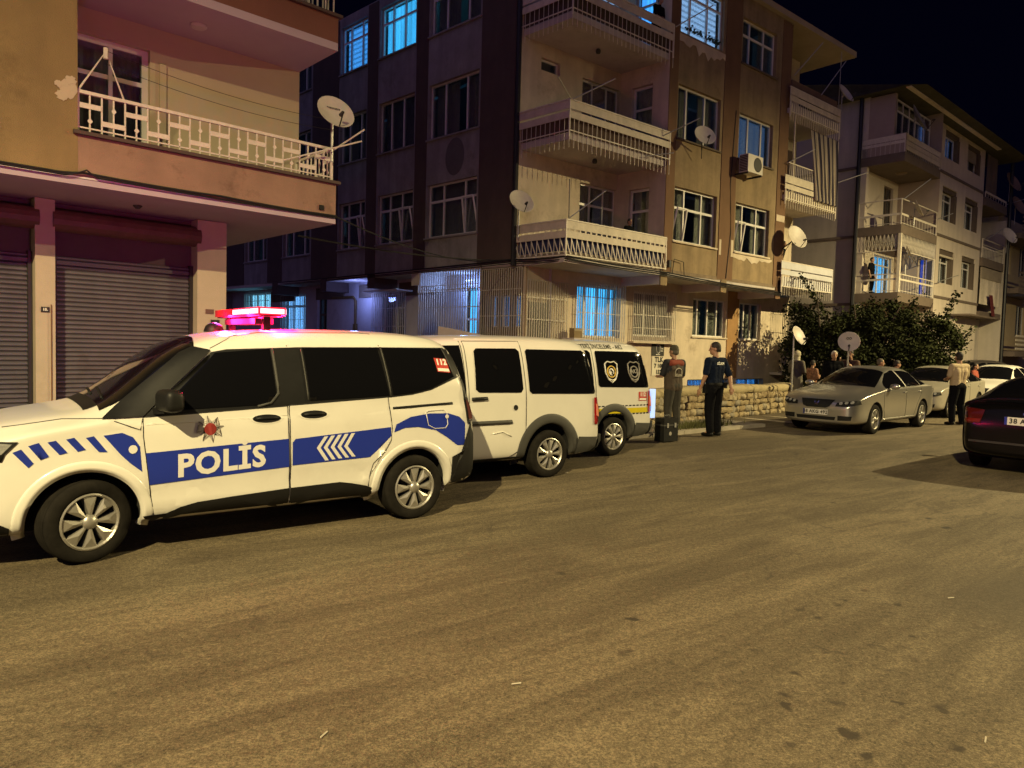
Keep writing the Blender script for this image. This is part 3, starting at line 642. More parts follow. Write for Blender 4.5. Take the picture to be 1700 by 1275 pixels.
# corner drain pipe, band cables, junctions
dp = MB(tfD()); dp.tube([(1.73, -.11, 13), (1.73, -.11, 3.85)], .075, 8); dp.build('drain_pipe', mat('black_pipe', (.012, .012, .014), .5), bld)
for dz, dr in ((0, .022), (-.06, .016), (-.1, .012)):
    cable('facade_cable', [(-1.9, 17.5, 3.97 + dz), tfD()(1.7, -.09, 4.02 + dz), (.0, -.1, 4.0 + dz), (4.1, -.08, 3.93 + dz), (10.4, -.07, 3.78 + dz)], dr, bld, .03)
cable('facade_cable', [(4.3, -.06, 3.9), (4.35, -.08, 4.35), (4.8, -.08, 4.3), (4.85, -.08, 3.9)], .012, bld); cable('facade_cable', [(7.25, -.04, 9.3), (7.1, -.04, 7.0), (7.22, -.04, 5.5), (7.05, -.04, 4.0)], .012, bld, .0)
MB().box(4.12, 4.2, -.09, -.024, 4.1, 4.3).build('junction_box', GREYPL, bld); MB().box(10.2, 10.36, -.12, -.024, 3.75, 4.2).build('junction_box', BLACK, bld)
bk = MB(); 
for k in range(9): bk.bar((.1 - k * .02, .0, 3.9 + .0), (.35 + k * .04, -.3 + k * .02, 3.98), .012)
# air conditioner on the wall
ac = thing('air_conditioner', 'white air conditioner box bolted under the pale blue window', 'air conditioner', MW(7.72, -.35, 7.62), MY)
MB().box(-.42, .42, -.16, .16, -.28, .28).build('casing', mat('ac_casing', (.62, .58, .5), .5, var=.05), ac)
Mf = Matrix.Translation((.12, -.162, 0)) @ Matrix.Rotation(PI / 2, 4, 'X')
MB().lathe([(.001, .004), (.2, .004), (.215, .012), (.225, 0)], 24, Mf).build('fan_grille', DARKM, ac)
lv = MB(); [lv.box(-.43, -.421, -.14, .14, -.24 + k * .05, -.21 + k * .05) for k in range(10)]; lv.build('louvre', DARKM, ac)
MB().box(-.4, -.36, -.15, .35, -.33, -.281).box(.36, .4, -.15, .35, -.33, -.281).build('bracket', DARKM, ac)
# posters under the grilled window
def plate(name, label, cat, w, h, org, yaw, m, group=None, th=.012):
    t = thing(name, label, cat, org, yaw, group); MB().box(-w / 2, w / 2, 0, th, -h / 2, h / 2).build('board', m, t); return t
DK = mat('black_print', (.012, .012, .012), .6); WHT = mat('white_print', (.7, .68, .62), .6); GOLD = mat('gold_print', (.55, .36, .05), .5); RED = mat('red_print', (.42, .03, .02), .5)
sgn = plate('wall_sign', 'black wall sign with a white looping logo above the letters TLK', 'sign', .62, .38, MW(5.7, 1.48, 1.68), MY, DK)
lg = MB(); lg.tube([(.02 + .13 * math.cos(t * .35) * (1 - t * .02), -.004, .03 + .14 * math.sin(t * .35)) for t in range(22)], .012, 4); lg.box(.14, .26, -.006, -.001, .03, .05); lg.box(.14, .24, -.006, -.001, -.04, -.02); lg.box(-.1, .1, -.006, -.001, -.16, -.14); lg.build('logo', WHT, sgn)
sg2 = plate('wall_sign', 'white wall poster with black letters TLK and figures below the black sign', 'sign', .6, .62, MW(5.72, 1.48, 1.16), MY, mat('poster_white', (.6, .55, .44), .7))
for s, z, sz in (('TLK', .2, .22), ('7 100', 0.0, .18), ('152', -.2, .18)):
    flat_text('lettering', s, sz, lambda a, b, z=z: (a + .04, -.003, b + z), DK, sg2, .012)
bx = MB(); t = thing('cardboard_box', 'small brown box stored on the ledge beside the lit grilled window', 'box', MW(1.65, 1.2, 1.95), MY); MB().box(-.15, .15, -.1, .1, 0, .28).build('carton', mat('cardboard', (.22, .16, .08), .9), t); MB().box(-.15, .15, -.103, -.101, .2, .26).build('tape', mat('old_tape', (.3, .24, .14), .6), t)
MB().box(1.3, 1.9, .9, 1.38, 1.86, 1.95).build('ledge', SOFFIT, bld)

# satellite dishes fixed to this building
dish('beige satellite dish clamped to the railing of the first floor corner balcony', tuple(MO + Matrix.Rotation(MY, 3, 'Z') @ Vector(tfD()(1.42, -.22, 5.48))), -62, 28, .36, DISH, 'satellite dishes', pole=.9)
dish('pale satellite dish bolted to the mustard wall below a second floor window', MW(4.9, -.55, 7.9), -75, 25, .33, DISH, 'satellite dishes', wall=(-.45, .2, -.25))
dish('cream satellite dish hanging edge on beside the right ground balcony', MW(10.35, -.5, 5.62), -62, 22, .42, DISH, 'satellite dishes', wall=(-.5, -.1, -.35))
dish('tan satellite dish standing above the roof terrace against the night sky', MW(13.9, -.2, 11.35), -50, 30, .40, DISH, 'satellite dishes', pole=.6)

# ------------------------------------------------------------------ shop building on the left (L)
LO = Vector((-3.152, 12.724, 0)); LY = rad(43.4)
Lu = Vector((math.cos(LY), math.sin(LY), 0)); Lv = Vector((-math.sin(LY), math.cos(LY), 0))
def LW(u, v, z): return LO + Lu * u + Lv * v + Vector((0, 0, z))
shop = thing('shop_building', 'building with roller shutter shops below a terracotta balcony and mustard wall', 'building', LO, LY)
LMUST = mat('mustard_wall_paint', (.225, .158, .066), .85, var=.16, scale=.8, bump=.5, bscale=60, streak=.14, dirt=.5)
TERRA = mat('terracotta_plaster', (.27, .168, .115), .85, var=.16, scale=1.2, bump=.5, bscale=60, streak=.12, dirt=.85)
DTERRA = mat('dark_red_plaster', (.17, .07, .045), .85, var=.10, scale=1.2, bump=.3, bscale=80)
CREAM = mat('cream_wall', (.47, .39, .27), .85, var=.05, scale=1.2, bump=.3, bscale=90)
MAUVE = mat('mauve_soffit', (.42, .34, .38), .9, var=.06, scale=1.0)
PILL = mat('pale_pillar_paint', (.47, .39, .30), .8, var=.08, scale=2, bump=.2, dirt=.2)
MB().box(-14, -3.94, 0, .25, 3.79, 13).build('wall', LMUST, shop)
MB().box(-3.939, -3.75, 0, .25, 3.8, 6.65).build('wall', TERRA, shop) if False else None
MB().box(-3.938, 0, 0, .15, 3.80, 4.38).build('balcony_front', TERRA, shop)
MB().box(-.15, 0, .151, 1.45, 3.80, 4.38).build('balcony_side', TERRA, shop)
MB().box(-4.0, .06, -.06, .19, 4.381, 4.43).box(-.19, .06, .191, 1.45, 4.381, 4.43).build('coping', mat('dark_coping', (.07, .045, .035), .7), shop)
MB().box(-14, 0, .0, 12, 3.70, 3.786).build('soffit', MAUVE, shop)
MB().box(-3.93, -.16, .16, 1.4, 3.79, 3.95).build('balcony_slab', MAUVE, shop)
walls('wall', tfM(1.4), -3.94, 0, 3.79, 6.65, [(-3.85, -2.6, 3.96, 6.28)], CREAM, shop)
MB().box(-3.96, -3.9395, .02, 1.42, 3.79, 6.65).build('wall', CREAM, shop)
MB().box(-.25, -.001, 1.401, 12, 3.79, 13).build('wall', MUSTARD, shop)
MB().box(-3.939, 0, 0, 1.6, 6.65, 6.78).build('balcony_slab', MAUVE, shop)
MB().box(-3.939, 0, 0, .15, 6.781, 7.2).box(-.15, 0, .151, 1.45, 6.781, 7.2).build('balcony_front', DTERRA, shop)
MB().box(-4.0, .06, -.06, .19, 7.201, 7.25).build('coping', mat('dark_coping', (.07, .045, .035), .7), shop)
MB().box(-3.939, 0, 0, 1.6, 9.55, 9.7).build('balcony_slab', MAUVE, shop); MB().box(-3.939, 0, 0, .15, 9.701, 10.1).build('balcony_front', DTERRA, shop); MB().box(-3.94, 0, 1.4, 1.5, 6.65, 13).build('wall', CREAM, shop)
MB().lathe([(.001, -.05), (.1, -.045), (.13, -.02), (.13, 0)], 20, Matrix.Translation((-2.07, .75, 6.649))).build('ceiling_lamp', mat('frosted_lamp', (.5, .47, .44), .4), shop)
# balcony door
dr = window(shop, tfM(1.4), -3.85, -2.6, 3.96, 6.28, mull=(.56,), tr=.76, cur='net', fr=.09)
MB().box(-2.46, -2.36, 1.36, 1.398, 3.96, 6.1).build('reveal', CREAM, shop)
# balcony railing with plates and diamonds
rl = MB(); rl.bar((-3.93, .06, 4.98), (-.06, .06, 4.98), .045); rl.bar((-.06, .06, 4.98), (-.06, 1.4, 4.98), .045); rl.bar((-3.93, .06, 4.50), (-.06, .06, 4.50), .02)
for x in (-3.93, -.06): rl.bar((x, .06, 4.43), (x, .06, 5.0), .04)
rl.bar((-.06, 1.38, 4.43), (-.06, 1.38, 5.0), .04)
rail = rl.build('balcony_railing', RAILW, shop)
nb = 26; bme = MB().box(-.010, .010, -.010, .010, 4.43, 4.96).mesh('baluster', RAILW); bpl = MB().box(-.145, .145, -.012, -.005, -.035, .035).mesh('railing_plate', RAILW)
dme = MB().prism([(0, -.045), (.035, 0), (0, .045), (-.035, 0)], -.014, -.004, lambda a, b, t: (a, t, b)).mesh('diamond', RAILW)
for side in (0, 1):
    n = nb if side == 0 else 9; L0 = 3.87 if side == 0 else 1.32
    for i in range(n + 1):
        t = L0 * i / n; p = (-3.93 + t, .06, 0) if side == 0 else (-.06, .06 + t, 0); rz = 0 if side == 0 else PI / 2
        link('baluster', bme, rail, p)
        if i % 2 == 1:
            hi = (i // 2) % 2 == 0
            link('railing_plate', bpl, rail, (p[0], p[1] - .006, 4.80 if hi else 4.60), (0, 0, rz))
            link('diamond', dme, rail, (p[0], p[1] - .006, 4.60 if hi else 4.80), (0, 0, rz))
# upper balcony railing end
r2 = MB(); r2.bar((-2.5, .06, 7.85), (-.06, .06, 7.85), .045); r2.bar((-.06, .06, 7.85), (-.06, 1.4, 7.85), .045); r2u = r2.build('balcony_railing', RAILW, shop)
b2m = MB().box(-.010, .010, -.010, .010, 7.25, 7.85).mesh('baluster', RAILW)
for i in range(17): link('baluster', b2m, r2u, (-2.5 + 2.44 * i / 16, .06, 0))
for i in range(8): link('baluster', b2m, r2u, (-.06, .06 + 1.32 * i / 7, 0))
for i in range(8): link('railing_plate', bpl, r2u, (-2.35 + .3 * i, .05, 7.62 if i % 2 else 7.45))
# laundry frame and lines on the balcony
lf = MB(); lf.tube([(-3.93, .06, 4.98), (-3.62, -.1, 5.55), (-3.35, .06, 5.0)], .014, 6); lf.tube([(-3.62, -.1, 5.45), (-3.62, -.1, 5.6)], .03, 6); lf.build('laundry_frame', RAILW, shop); lf = MB()
lf.tube([(-.95, .06, 4.62), (.35, -.25, 5.15)], .014, 6); lf.tube([(-.06, .06, 4.95), (.38, -.28, 5.35)], .014, 6); lf.build('laundry_frame', RAILW, shop)
for dz, dy in ((0, 0), (-.14, .1)): cable('laundry_line', [(-3.6, -.1 + dy, 5.56 + dz), (.05, -.2 + dy, 5.42 + dz)], .004, shop, .12)
# ground floor: pillars, roller shutters
for u0, u1 in ((-4.18, -3.92), (-1.80, -1.30), (-7.2, -6.85)): MB().box(u0, u1, 1.5, 1.95, 0, 3.69).build('pillar', PILL, shop)
MB().box(-1.301, -1.25, 1.951, 12, 0, 3.69).build('wall', PILL, shop)
SHUT = mat('shutter_steel', (.125, .115, .135), .55, .25, var=.14, scale=2.2, streak=.10, dirt=.5)
for u0, u1 in ((-3.919, -1.801), (-6.849, -4.181)):
    f = MB(); z = .0; k = 0; prof = []
    while z < 2.86: prof += [(1.78, z), (1.755, z + .022), (1.755, z + .048), (1.785, z + .066)]; z += .072
    f.add([(u0 + .06, y, zz) for y, zz in prof] + [(u1 - .06, y, zz) for y, zz in prof], [(i, i + 1, len(prof) + i + 1, len(prof) + i) for i in range(len(prof) - 1)])
    sh = stuff(f.build('roller_shutter', SHUT, shop)); 
    MB().box(u0, u0 + .06, 1.70, 1.82, 0, 2.9).build('shutter_guide', DARKM, shop); MB().box(u1 - .06, u1, 1.70, 1.82, 0, 2.9).build('shutter_guide', DARKM, shop)
    MB().box(u0, u1, 1.80, 1.95, 2.87, 3.69).build('lintel', mat('dark_lintel', (.10, .07, .075), .9), shop)
    cy = MB(); cy.tube([(u0 - .03, 1.62, 3.40), (u1 + .06, 1.62, 3.40)], .17, 14); cy.build('shutter_roll', mat('rusty_roll', (.12, .06, .045), .6, var=.3, scale=3), shop)
    MB().box(u0 + .06, u1 - .06, 1.73, 1.755, 2.74, 2.80).build('shutter_bar', SHUT, shop)
# soffit spot, wires, number plate, notices
MB().lathe([(.001, -.05), (.03, -.05), (.07, -.01), (.07, 0)], 12, Matrix.Translation((-2.9, 1.0, 3.699))).build('soffit_lamp', GREYPL, shop)
cable('facade_cable', [(-9, -.03, 3.90), (-4.3, -.03, 3.83), (-3.9, -.05, 3.86), (-2, -.03, 3.85), (0, -.03, 3.83)], .018, shop, .015)
cable('facade_cable', [(-9, -.04, 3.86), (-4.1, -.05, 3.80), (-3.85, -.08, 3.90), (-3.7, -.05, 3.82), (0, -.02, 3.80)], .012, shop, .01)
MB().box(-9, 0, -.012, -.001, 3.79, 3.815).build('edge_trim', PVC, shop)
MB().box(-.32, -.24, -.03, -.001, 3.9, 3.98).build('junction_box', BLACK, shop)
for k, (px_, pz_, pr_) in enumerate(((-4.05, 4.97, .13), (-4.12, 4.86, .09), (-4.02, 5.08, .07), (-4.17, 5.0, .05))):
    rs = random.Random(k); MB().prism([(px_ + pr_ * rs.uniform(.6, 1.1) * math.cos(i * PI / 9), pz_ + pr_ * rs.uniform(.6, 1.15) * math.sin(i * PI / 9)) for i in range(18)], -.006 - k * .0015, -.0005, lambda a, b, t: (min(a, -3.945), t, b)).build('plaster_patch', CREAM, shop)
np_ = MB().box(-4.11, -4.0, 1.488, 1.499, 1.98, 2.06).build('number_plate', DK, shop); flat_text('lettering', '15.', .05, lambda a, b: (a - 4.055, 1.486, b + 2.02), WHT, shop, .004)
MB().box(-1.66, -1.52, 1.488, 1.499, 2.08, 2.16).build('notice', mat('brown_notice', (.14, .07, .06), .6), shop); nt = MB().box(-1.57, -1.42, 1.486, 1.499, 1.80, 1.98).build('notice', DK, shop)
MB().box(-1.52, -1.47, 1.482, 1.4855, 1.84, 1.94).build('notice_print', WHT, shop)
cd = MB(); cd.tube([(-3.98, 1.48, 2.1), (-3.98, 1.48, .0)], .008, 5); cd.build('conduit', mat('rusty_conduit', (.2, .1, .05), .7), shop)
MB().box(-14, 0, 0.0, 12, 12.95, 13.05).build('roof', MAUVE, shop)
dl = dish('beige satellite dish with small dark lettering at the end of the terracotta balcony', LW(-.12, -.12, 5.52), -52, 28, .33, DISH, 'satellite dishes', pole=.75)
for wz, s in ((.06, 5), ): 
    mk = MB(); Rm = Matrix.Rotation(rad(-28), 4, 'Y') @ Matrix.Rotation(PI / 2, 4, 'Y')
    for k in range(9): mk.add([Rm @ Vector((-.10 + random.uniform(-.01, .01), -.12 + k * .027 + dx, .03)) for dx in (0, .017)] + [Rm @ Vector((-.125, -.12 + k * .027 + dx, .035)) for dx in (.017, 0)], [(0, 1, 2, 3)])
    mk.build('print', DK, dl)
# cables crossing the alley
wc = thing('overhead_cables', 'two sagging black overhead cables crossing the alley between the buildings', 'cable', (0, 0, 0))
cable('wire', [LW(0, 0, 3.83), tuple(MO + Matrix.Rotation(MY, 3, 'Z') @ Vector(tfD()(3.0, -.1, 4.05)))], .014, wc, .18); cable('wire', [LW(-.1, 1.2, 3.6), tuple(MO + Matrix.Rotation(MY, 3, 'Z') @ Vector(tfD()(1.8, -.1, 4.0)))], .016, wc, .12)

# ------------------------------------------------------------------ grey apartment house further up the street (R)
RO = Vector((16.28, 30.86, 0)); RY = rad(42.1)
Ru = Vector((math.cos(RY), math.sin(RY), 0)); Rv = Vector((-math.sin(RY), math.cos(RY), 0))
def RW(u, v, z): return RO + Ru * u + Rv * v + Vector((0, 0, z))
rb = thing('apartment_building', 'pale grey three storey apartment house with corner balconies beyond the dark bushy tree', 'apartment building', RO, RY, 'apartment blocks along the street')
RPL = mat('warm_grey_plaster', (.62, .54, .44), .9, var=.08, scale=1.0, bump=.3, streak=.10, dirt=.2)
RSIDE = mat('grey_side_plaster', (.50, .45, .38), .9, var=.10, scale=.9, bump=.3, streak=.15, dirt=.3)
RSL = mat('dark_slab_edge', (.15, .115, .09), .85, var=.15)
RWIN = [(6.25, 8.4), (9.62, 11.8)]; RR = [(5.36, 7.0), (8.4, 10.02), (11.4, 12.75)]
ops = [(a0, a1, z0, z1) for a0, a1 in RWIN for z0, z1 in RR] + [(7.75, 8.9, 3.2, 4.2)]
walls('wall', tfM(.5), 4.25, 12.5, 0, 12.95, ops, RPL, rb, deep=.32)
for i, (a0, a1) in enumerate(RWIN):
    for j, (z0, z1) in enumerate(RR):
        mb = MB(); mb.box(a0 + .005, a1 - .005, .56, .80, z1 - .22, z1 - .005); mb.build('blind_box', REVEAL, rb)
        mb = MB(); mb.box(a1 - .32, a1 - .005, .52, .80, z0 + .005, z1 - .225); mb.build('reveal', REVEAL, rb)
        kw = dict(mull=(.45,), tr=.74, cur='net', deep=.2)
        if (i, j) == (0, 2): kw = dict(mull=(.5,), litm=lit('faint_blue_curtain', (.1, .3, .9), .35), deep=.2)
        if (i, j) == (1, 2):
            MB().box(a0 + .15, a1 - .4, .62, .66, z0 + .55, z1 - .22).build('roller_blind', mat('tan_blind', (.3, .25, .18), .8), rb); kw = dict(mull=(.4,), cur='net', deep=.2)
        window(rb, tfM(.5), a0 + .12, a1 - .33, z0 + .01, z1 - .23, fr=.07, **kw)
        if (i, j) == (0, 0): MB().box(a0 + .1, a1 - .1, .50, .56, z1 - .36, z1 - .26).build('blind_slat', BOARD, rb)
for z in (4.65, 7.62, 10.64):
    MB().box(4.25, 12.5, .455, .499, z - .06, z + .06).build('string_course', RSL, rb)
    MB().box(-.045, -.001, 1.9, 15, z - .75, z - .63).build('string_course', RSL, rb)
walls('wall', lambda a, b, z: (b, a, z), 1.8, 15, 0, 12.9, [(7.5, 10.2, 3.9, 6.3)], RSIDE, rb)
window(rb, lambda a, b, z: (b, a, z), 7.5, 10.2, 3.9, 6.3, mull=(.5,), cur=None, fm=REVEAL)
# corner loggia
walls('wall', tfM(1.8), 0, 4.25, 0, 12.95, [(2.6, 3.7, 7.3, 9.6), (1.9, 3.9, 4.45, 6.35)], RPL, rb)
window(rb, tfM(1.8), 2.6, 3.7, 7.3, 9.6, mull=(.5,), tr=.75, cur='net', fm=REVEAL); window(rb, tfM(1.8), 1.9, 3.9, 4.45, 6.35, mull=(.35, .65), tr=.78, litm=C_LIT)
walls('wall', lambda a, b, z: (4.25 + b, a, z), .0, 1.8, 0, 12.95, [(.35, .75, 4.6, 6.3)], mat('mauve_side_wall', (.36, .29, .24), .9, var=.06), rb)
window(rb, lambda a, b, z: (4.25 + b, a, z), .35, .75, 4.6, 6.3, mull=(), litm=D_LIT)
MB().box(-.02, .25, 1.55, 1.8, 0, 12.9).build('corner_pier', RPL, rb)
for zs, zt in ((4.02, 4.42), (6.9, 7.28), (9.92, 10.3)):
    MB().box(-.05, 4.25, 0, 1.85, zs, zt).build('balcony_slab', RSL, rb)
def rail_r(zf, zt, sets, step, w=.014, par=rb, pts=((-.02, 1.8), (-.02, .03), (4.2, .03)), mid=None):
    r = MB()
    for (x0, y0), (x1, y1) in zip(pts, pts[1:]):
        r.bar((x0, y0, zt), (x1, y1, zt), .04)
        for z, th in sets: r.bar((x0, y0, z), (x1, y1, z), .02, th)
    for x, y in pts: r.bar((x, y, zf), (x, y, zt), .04)
    rr = r.build('balcony_railing', RAILW, par)
    for (x0, y0), (x1, y1) in zip(pts, pts[1:]): bars_run(rr, (x0, y0, 0), (x1, y1, 0), zf, mid or zt, step, w)
    return rr
rail_r(7.28, 8.35, [(7.72, .09), (7.35, .02)], .35, mid=7.7); rail_r(4.42, 5.2, [(4.98, .08), (4.5, .02)], .3)
r3 = rail_r(10.3, 11.05, [(10.75, .12), (10.95, .2)], .2)
for z0, z1 in ((10.42, 10.6), (10.62, 10.8)): MB().box(.0, 4.2, .0, .02, z0, z1).build('board', BOARD, r3)
# hanging lattice over the lowest balcony
la = MB()
for (x0, y0, x1, y1) in ((-.02, 1.8, -.02, .03), (-.02, .03, 4.2, .03)):
    L_ = math.hypot(x1 - x0, y1 - y0); n = int(L_ / .16)
    for i in range(n + 1):
        t = i / n; x, y = x0 + (x1 - x0) * t, y0 + (y1 - y0) * t; la.box(x - .01, x + .01, y - .01, y + .01, 6.2, 6.9)
        if i < n: t2 = (i + 1) / n; la.bar((x, y, 6.2), (x0 + (x1 - x0) * t2, y0 + (y1 - y0) * t2, 6.9), .014); la.bar((x, y, 6.9), (x0 + (x1 - x0) * (t2), y0 + (y1 - y0) * t2, 6.2), .014)
    la.bar((x0, y0, 6.2), (x1, y1, 6.2), .035)
la.box(-.06, .06, -.03, .09, 4.42, 6.9); la.box(4.1, 4.2, .0, .08, 4.42, 6.2)
la.build('balcony_lattice', RAILW, rb)
# glazed top corner balcony
MB().box(-.02, .10, .0, 1.8, 10.3, 11.1).build('wall', mat('mauve_side_wall', (.36, .29, .24), .9), rb)
MB().box(-.01, .0, .5, 1.8, 11.1, 12.85).box(0, .2, .5, .6, 11.1, 12.85).build('wall', mat('mauve_side_wall', (.36, .29, .24), .9), rb)
window(rb, tfM(.4), .2, 4.2, 11.05, 12.65, mull=(.18, .36, .54, .8), tr=.7, cur='net', fr=.06)
MB().box(3.3, 3.75, .6, .62, 11.1, 12.2).build('lit_curtain', lit('faint_blue_curtain', (.1, .3, .9), .35), rb)
rf = MB(); rf.add([(-.5, -.1, 12.9), (16.2, -.1, 12.9), (16.2, 15, 12.9), (-.5, 15, 12.9), (.3, -.6, 13.02), (16.3, -.6, 13.02), (16.6, 15, 14.3), (-.6, 15, 14.3), (-.6, 7, 14.6), (16.6, 7, 14.6), (-.6, -.1, 13.05)], [(0, 1, 2, 3), (0, 1, 5, 4), (4, 5, 9, 8), (0, 4, 8, 7, 3), (1, 2, 6, 9, 5), (8, 9, 6, 7), (2, 3, 7, 6)])
rf.build('roof', mat('mossy_roof', (.06, .055, .03), .9, var=.3), rb)
MB().box(-.3, 12.6, -.2, .0, 12.86, 12.9).build('eave_soffit', RPL, rb)
# right-hand balconies
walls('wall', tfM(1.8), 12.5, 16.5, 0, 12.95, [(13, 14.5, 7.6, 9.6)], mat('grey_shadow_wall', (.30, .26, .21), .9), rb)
MB().box(12.46, 12.499, .5, 1.8, 0, 12.95).build('wall', RPL, rb); MB().box(16.45, 16.9, .3, 3, 0, 9.7).build('pier', RSIDE, rb)
for zs, zt in ((4.0, 4.3), (6.75, 7.2), (10.0, 10.45)):
    MB().box(12.5, 16.45, .35, 1.85, zs, zt).build('balcony_slab', RSL, rb)
rail_r(7.2, 8.2, [(7.75, .08), (7.9, .03)], .28, pts=((12.5, .4), (16.4, .4)), mid=7.7); rail_r(10.45, 10.75, [(10.7, .06)], .5, pts=((12.5, .4), (16.4, .4)))
cl = MB(); wavy(cl, 12.7, 14.6, 10.6, 12.8, .45, .05, .25); cl.build('curtain', mat('brown_curtain', (.12, .09, .07), .9), rb)
cl = MB(); wavy(cl, 12.6, 16.2, 4.7, 6.1, .42, .03, .2); cl.build('curtain', BOARD, rb); MB().box(12.6, 16.3, .38, .46, 6.1, 6.7).build('blind', mat('tan_blind', (.3, .25, .18), .8), rb)
fl = MB(lambda a, b, z: (a + (5.2 - z) * .55, b, z)); wavy(fl, 13.6, 14.4, 4.1, 5.25, .25, .06, .3)
lw = fl.build('red_laundry', mat('red_cloth', (.11, .014, .016), .9), None); lw.matrix_world = Matrix.Translation(RO) @ Matrix.Rotation(RY, 4, 'Z'); tag(lw, 'dark red cloth hung over the far right lower balcony rail', 'laundry')
# ground floor with deep blue window, canopy and pipe
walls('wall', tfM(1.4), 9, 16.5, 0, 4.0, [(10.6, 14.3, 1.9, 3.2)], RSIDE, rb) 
window(rb, tfM(1.4), 10.6, 14.3, 1.9, 3.2, mull=(.22, .66), tr=.8, litm=D_LIT)
MB().box(8.6, 13.2, -.3, 1.4, 3.86, 3.95).build('canopy', RSL, rb)
for u, v in ((.0, 1.86), (16.55, .2)):
    dp = MB(); dp.tube([(u - .1, v, 12.9), (u - .1, v, .2)], .09, 8); dp.build('drain_pipe', mat('black_pipe', (.012, .012, .014), .5), rb)
for a, b in (((.0, 0, 8.3), (1.3, -.6, 9.3)), ((4.3, .3, 8.0), (5.6, -.2, 8.5)), ((5.6, .3, 5.3), (7.2, -.1, 5.75)), ((12.6, .2, 8.2), (14, -.2, 8.9)), ((16.3, .3, 10.6), (18.3, -.2, 11.2))):
    p = MB(); p.tube([a, b], .02, 6); p.build('laundry_pole', STEEL, rb)
MB().box(-.0, 16.5, 14.9, 15, 0, 12.9).build('wall', RSIDE, rb); MB().box(16.46, 16.5, 1.8, 15, 0, 12.9).build('wall', RSIDE, rb)
MB().lathe([(.001, -.06), (.2, -.05), (.25, 0)], 16, Matrix.Translation((2.1, .9, 9.919))).build('ceiling_lamp', mat('brown_lamp', (.2, .14, .08), .5), rb)
dish('dark grey satellite dish on the glazed top balcony of the pale grey house', RW(.2, -.3, 11.6), -40, 25, .62, DISHG, 'satellite dishes', pole=.6)
dish('cream satellite dish at the corner of the middle balcony of the pale grey house', RW(.9, -.25, 8.0), -30, 25, .42, DISH, 'satellite dishes', pole=.7)
dish('cream satellite dish in front of the blue lit lower balcony door', RW(.35, -.2, 6.0), -30, 25, .42, DISH, 'satellite dishes', pole=.8)
dish('upper brown satellite dish at the far right roof edge', RW(16.4, .2, 11.8), -60, 25, .62, mat('brown_dish', (.2, .13, .09), .6), 'satellite dishes', pole=1.0)
dish('lower brown satellite dish below the far right roof edge', RW(17.4, .1, 10.6), -60, 25, .62, mat('brown_dish', (.2, .13, .09), .6), 'satellite dishes', pole=1.0)
dish('narrow beige satellite dish beside the far right drain pipe', RW(15.2, -.1, 8.6), -70, 25, .5, DISH, 'satellite dishes', pole=.9)

# ------------------------------------------------------------------ end building at the right edge (S)
sb = thing('apartment_building', 'tan apartment building with dark slat balconies at the right edge', 'apartment building', RW(17.4, 0.4, 0), RY, 'apartment blocks along the street')
walls('wall', tfM(.6), 0, 14, 0, 10.3, [(1.6, 3.2, 7.0, 9.0), (1.6, 2.2, 3.2, 5.2), (5, 7, 7.0, 9.0), (5, 7, 3.2, 5.2)], mat('tan_plaster', (.42, .33, .19), .9, var=.1), sb)
window(sb, tfM(.6), 1.6, 3.2, 7.0, 9.0, mull=(.5,), tr=.6, cur='net'); window(sb, tfM(.6), 1.6, 2.2, 3.2, 5.2, mull=(), litm=SKYB); window(sb, tfM(.6), 5, 7, 7, 9, mull=(.5,), cur='net'); window(sb, tfM(.6), 5, 7, 3.2, 5.2, mull=(.5,), cur='net')
for zf in (2.2, 5.9, 9.1):
    MB().box(.1, 6, -.6, .6, zf - .3, zf).build('balcony_slab', RSL, sb)
    for k in range(4): MB().box(.1, 6, -.63, -.6, zf + .1 + k * .25, zf + .22 + k * .25).build('slat', BOARD if zf < 5 else RSL, sb)
MB().box(.0, 14, .61, 12, 10.2, 10.35).build('roof', RSL, sb); MB().box(-.04, -.001, .6, 12, 0, 10.2).build('wall', RSIDE, sb); MB().box(0, 14, 12, 12.1, 0, 10.2).build('wall', RSIDE, sb)
st = thing('lamp_globe', 'single white lamp glowing above the rooftops at the far right', 'lamp', RW(30, 22, 20.5)); MB().ell((0, 0, 0), (.22, .22, .22)).build('globe', mat('lit_globe', (.8, .8, .8), emit=(.8, .9, 1), es=3), st); MB().tube([(0, 0, -.2), (0, 0, -20.5)], .08, 8).build('mast', DARKM, st)
# garage-side wall and pale gate post near the right edge
gw = thing('garden_wall', 'low pale garden wall in front of the far right house', 'wall', RW(9.0, -4.2, 0), RY); MB().box(0, 9, 0, .3, 0, 1.35).build('wall', RPL, gw); MB().box(-.05, 9.05, -.04, .34, 1.351, 1.42).build('coping', KERB, gw)
gv = thing('gate_pier', 'pale plastered gate pier at the right end of the bushy tree', 'pier', RW(4.9, -4.4, 0), RY); MB().box(0, .5, 0, .5, 0, 2.9).build('pier', RPL, gv); MB().box(-.05, .55, -.05, .55, 2.901, 3.0).build('cap', KERB, gv)
vb = MB(); 
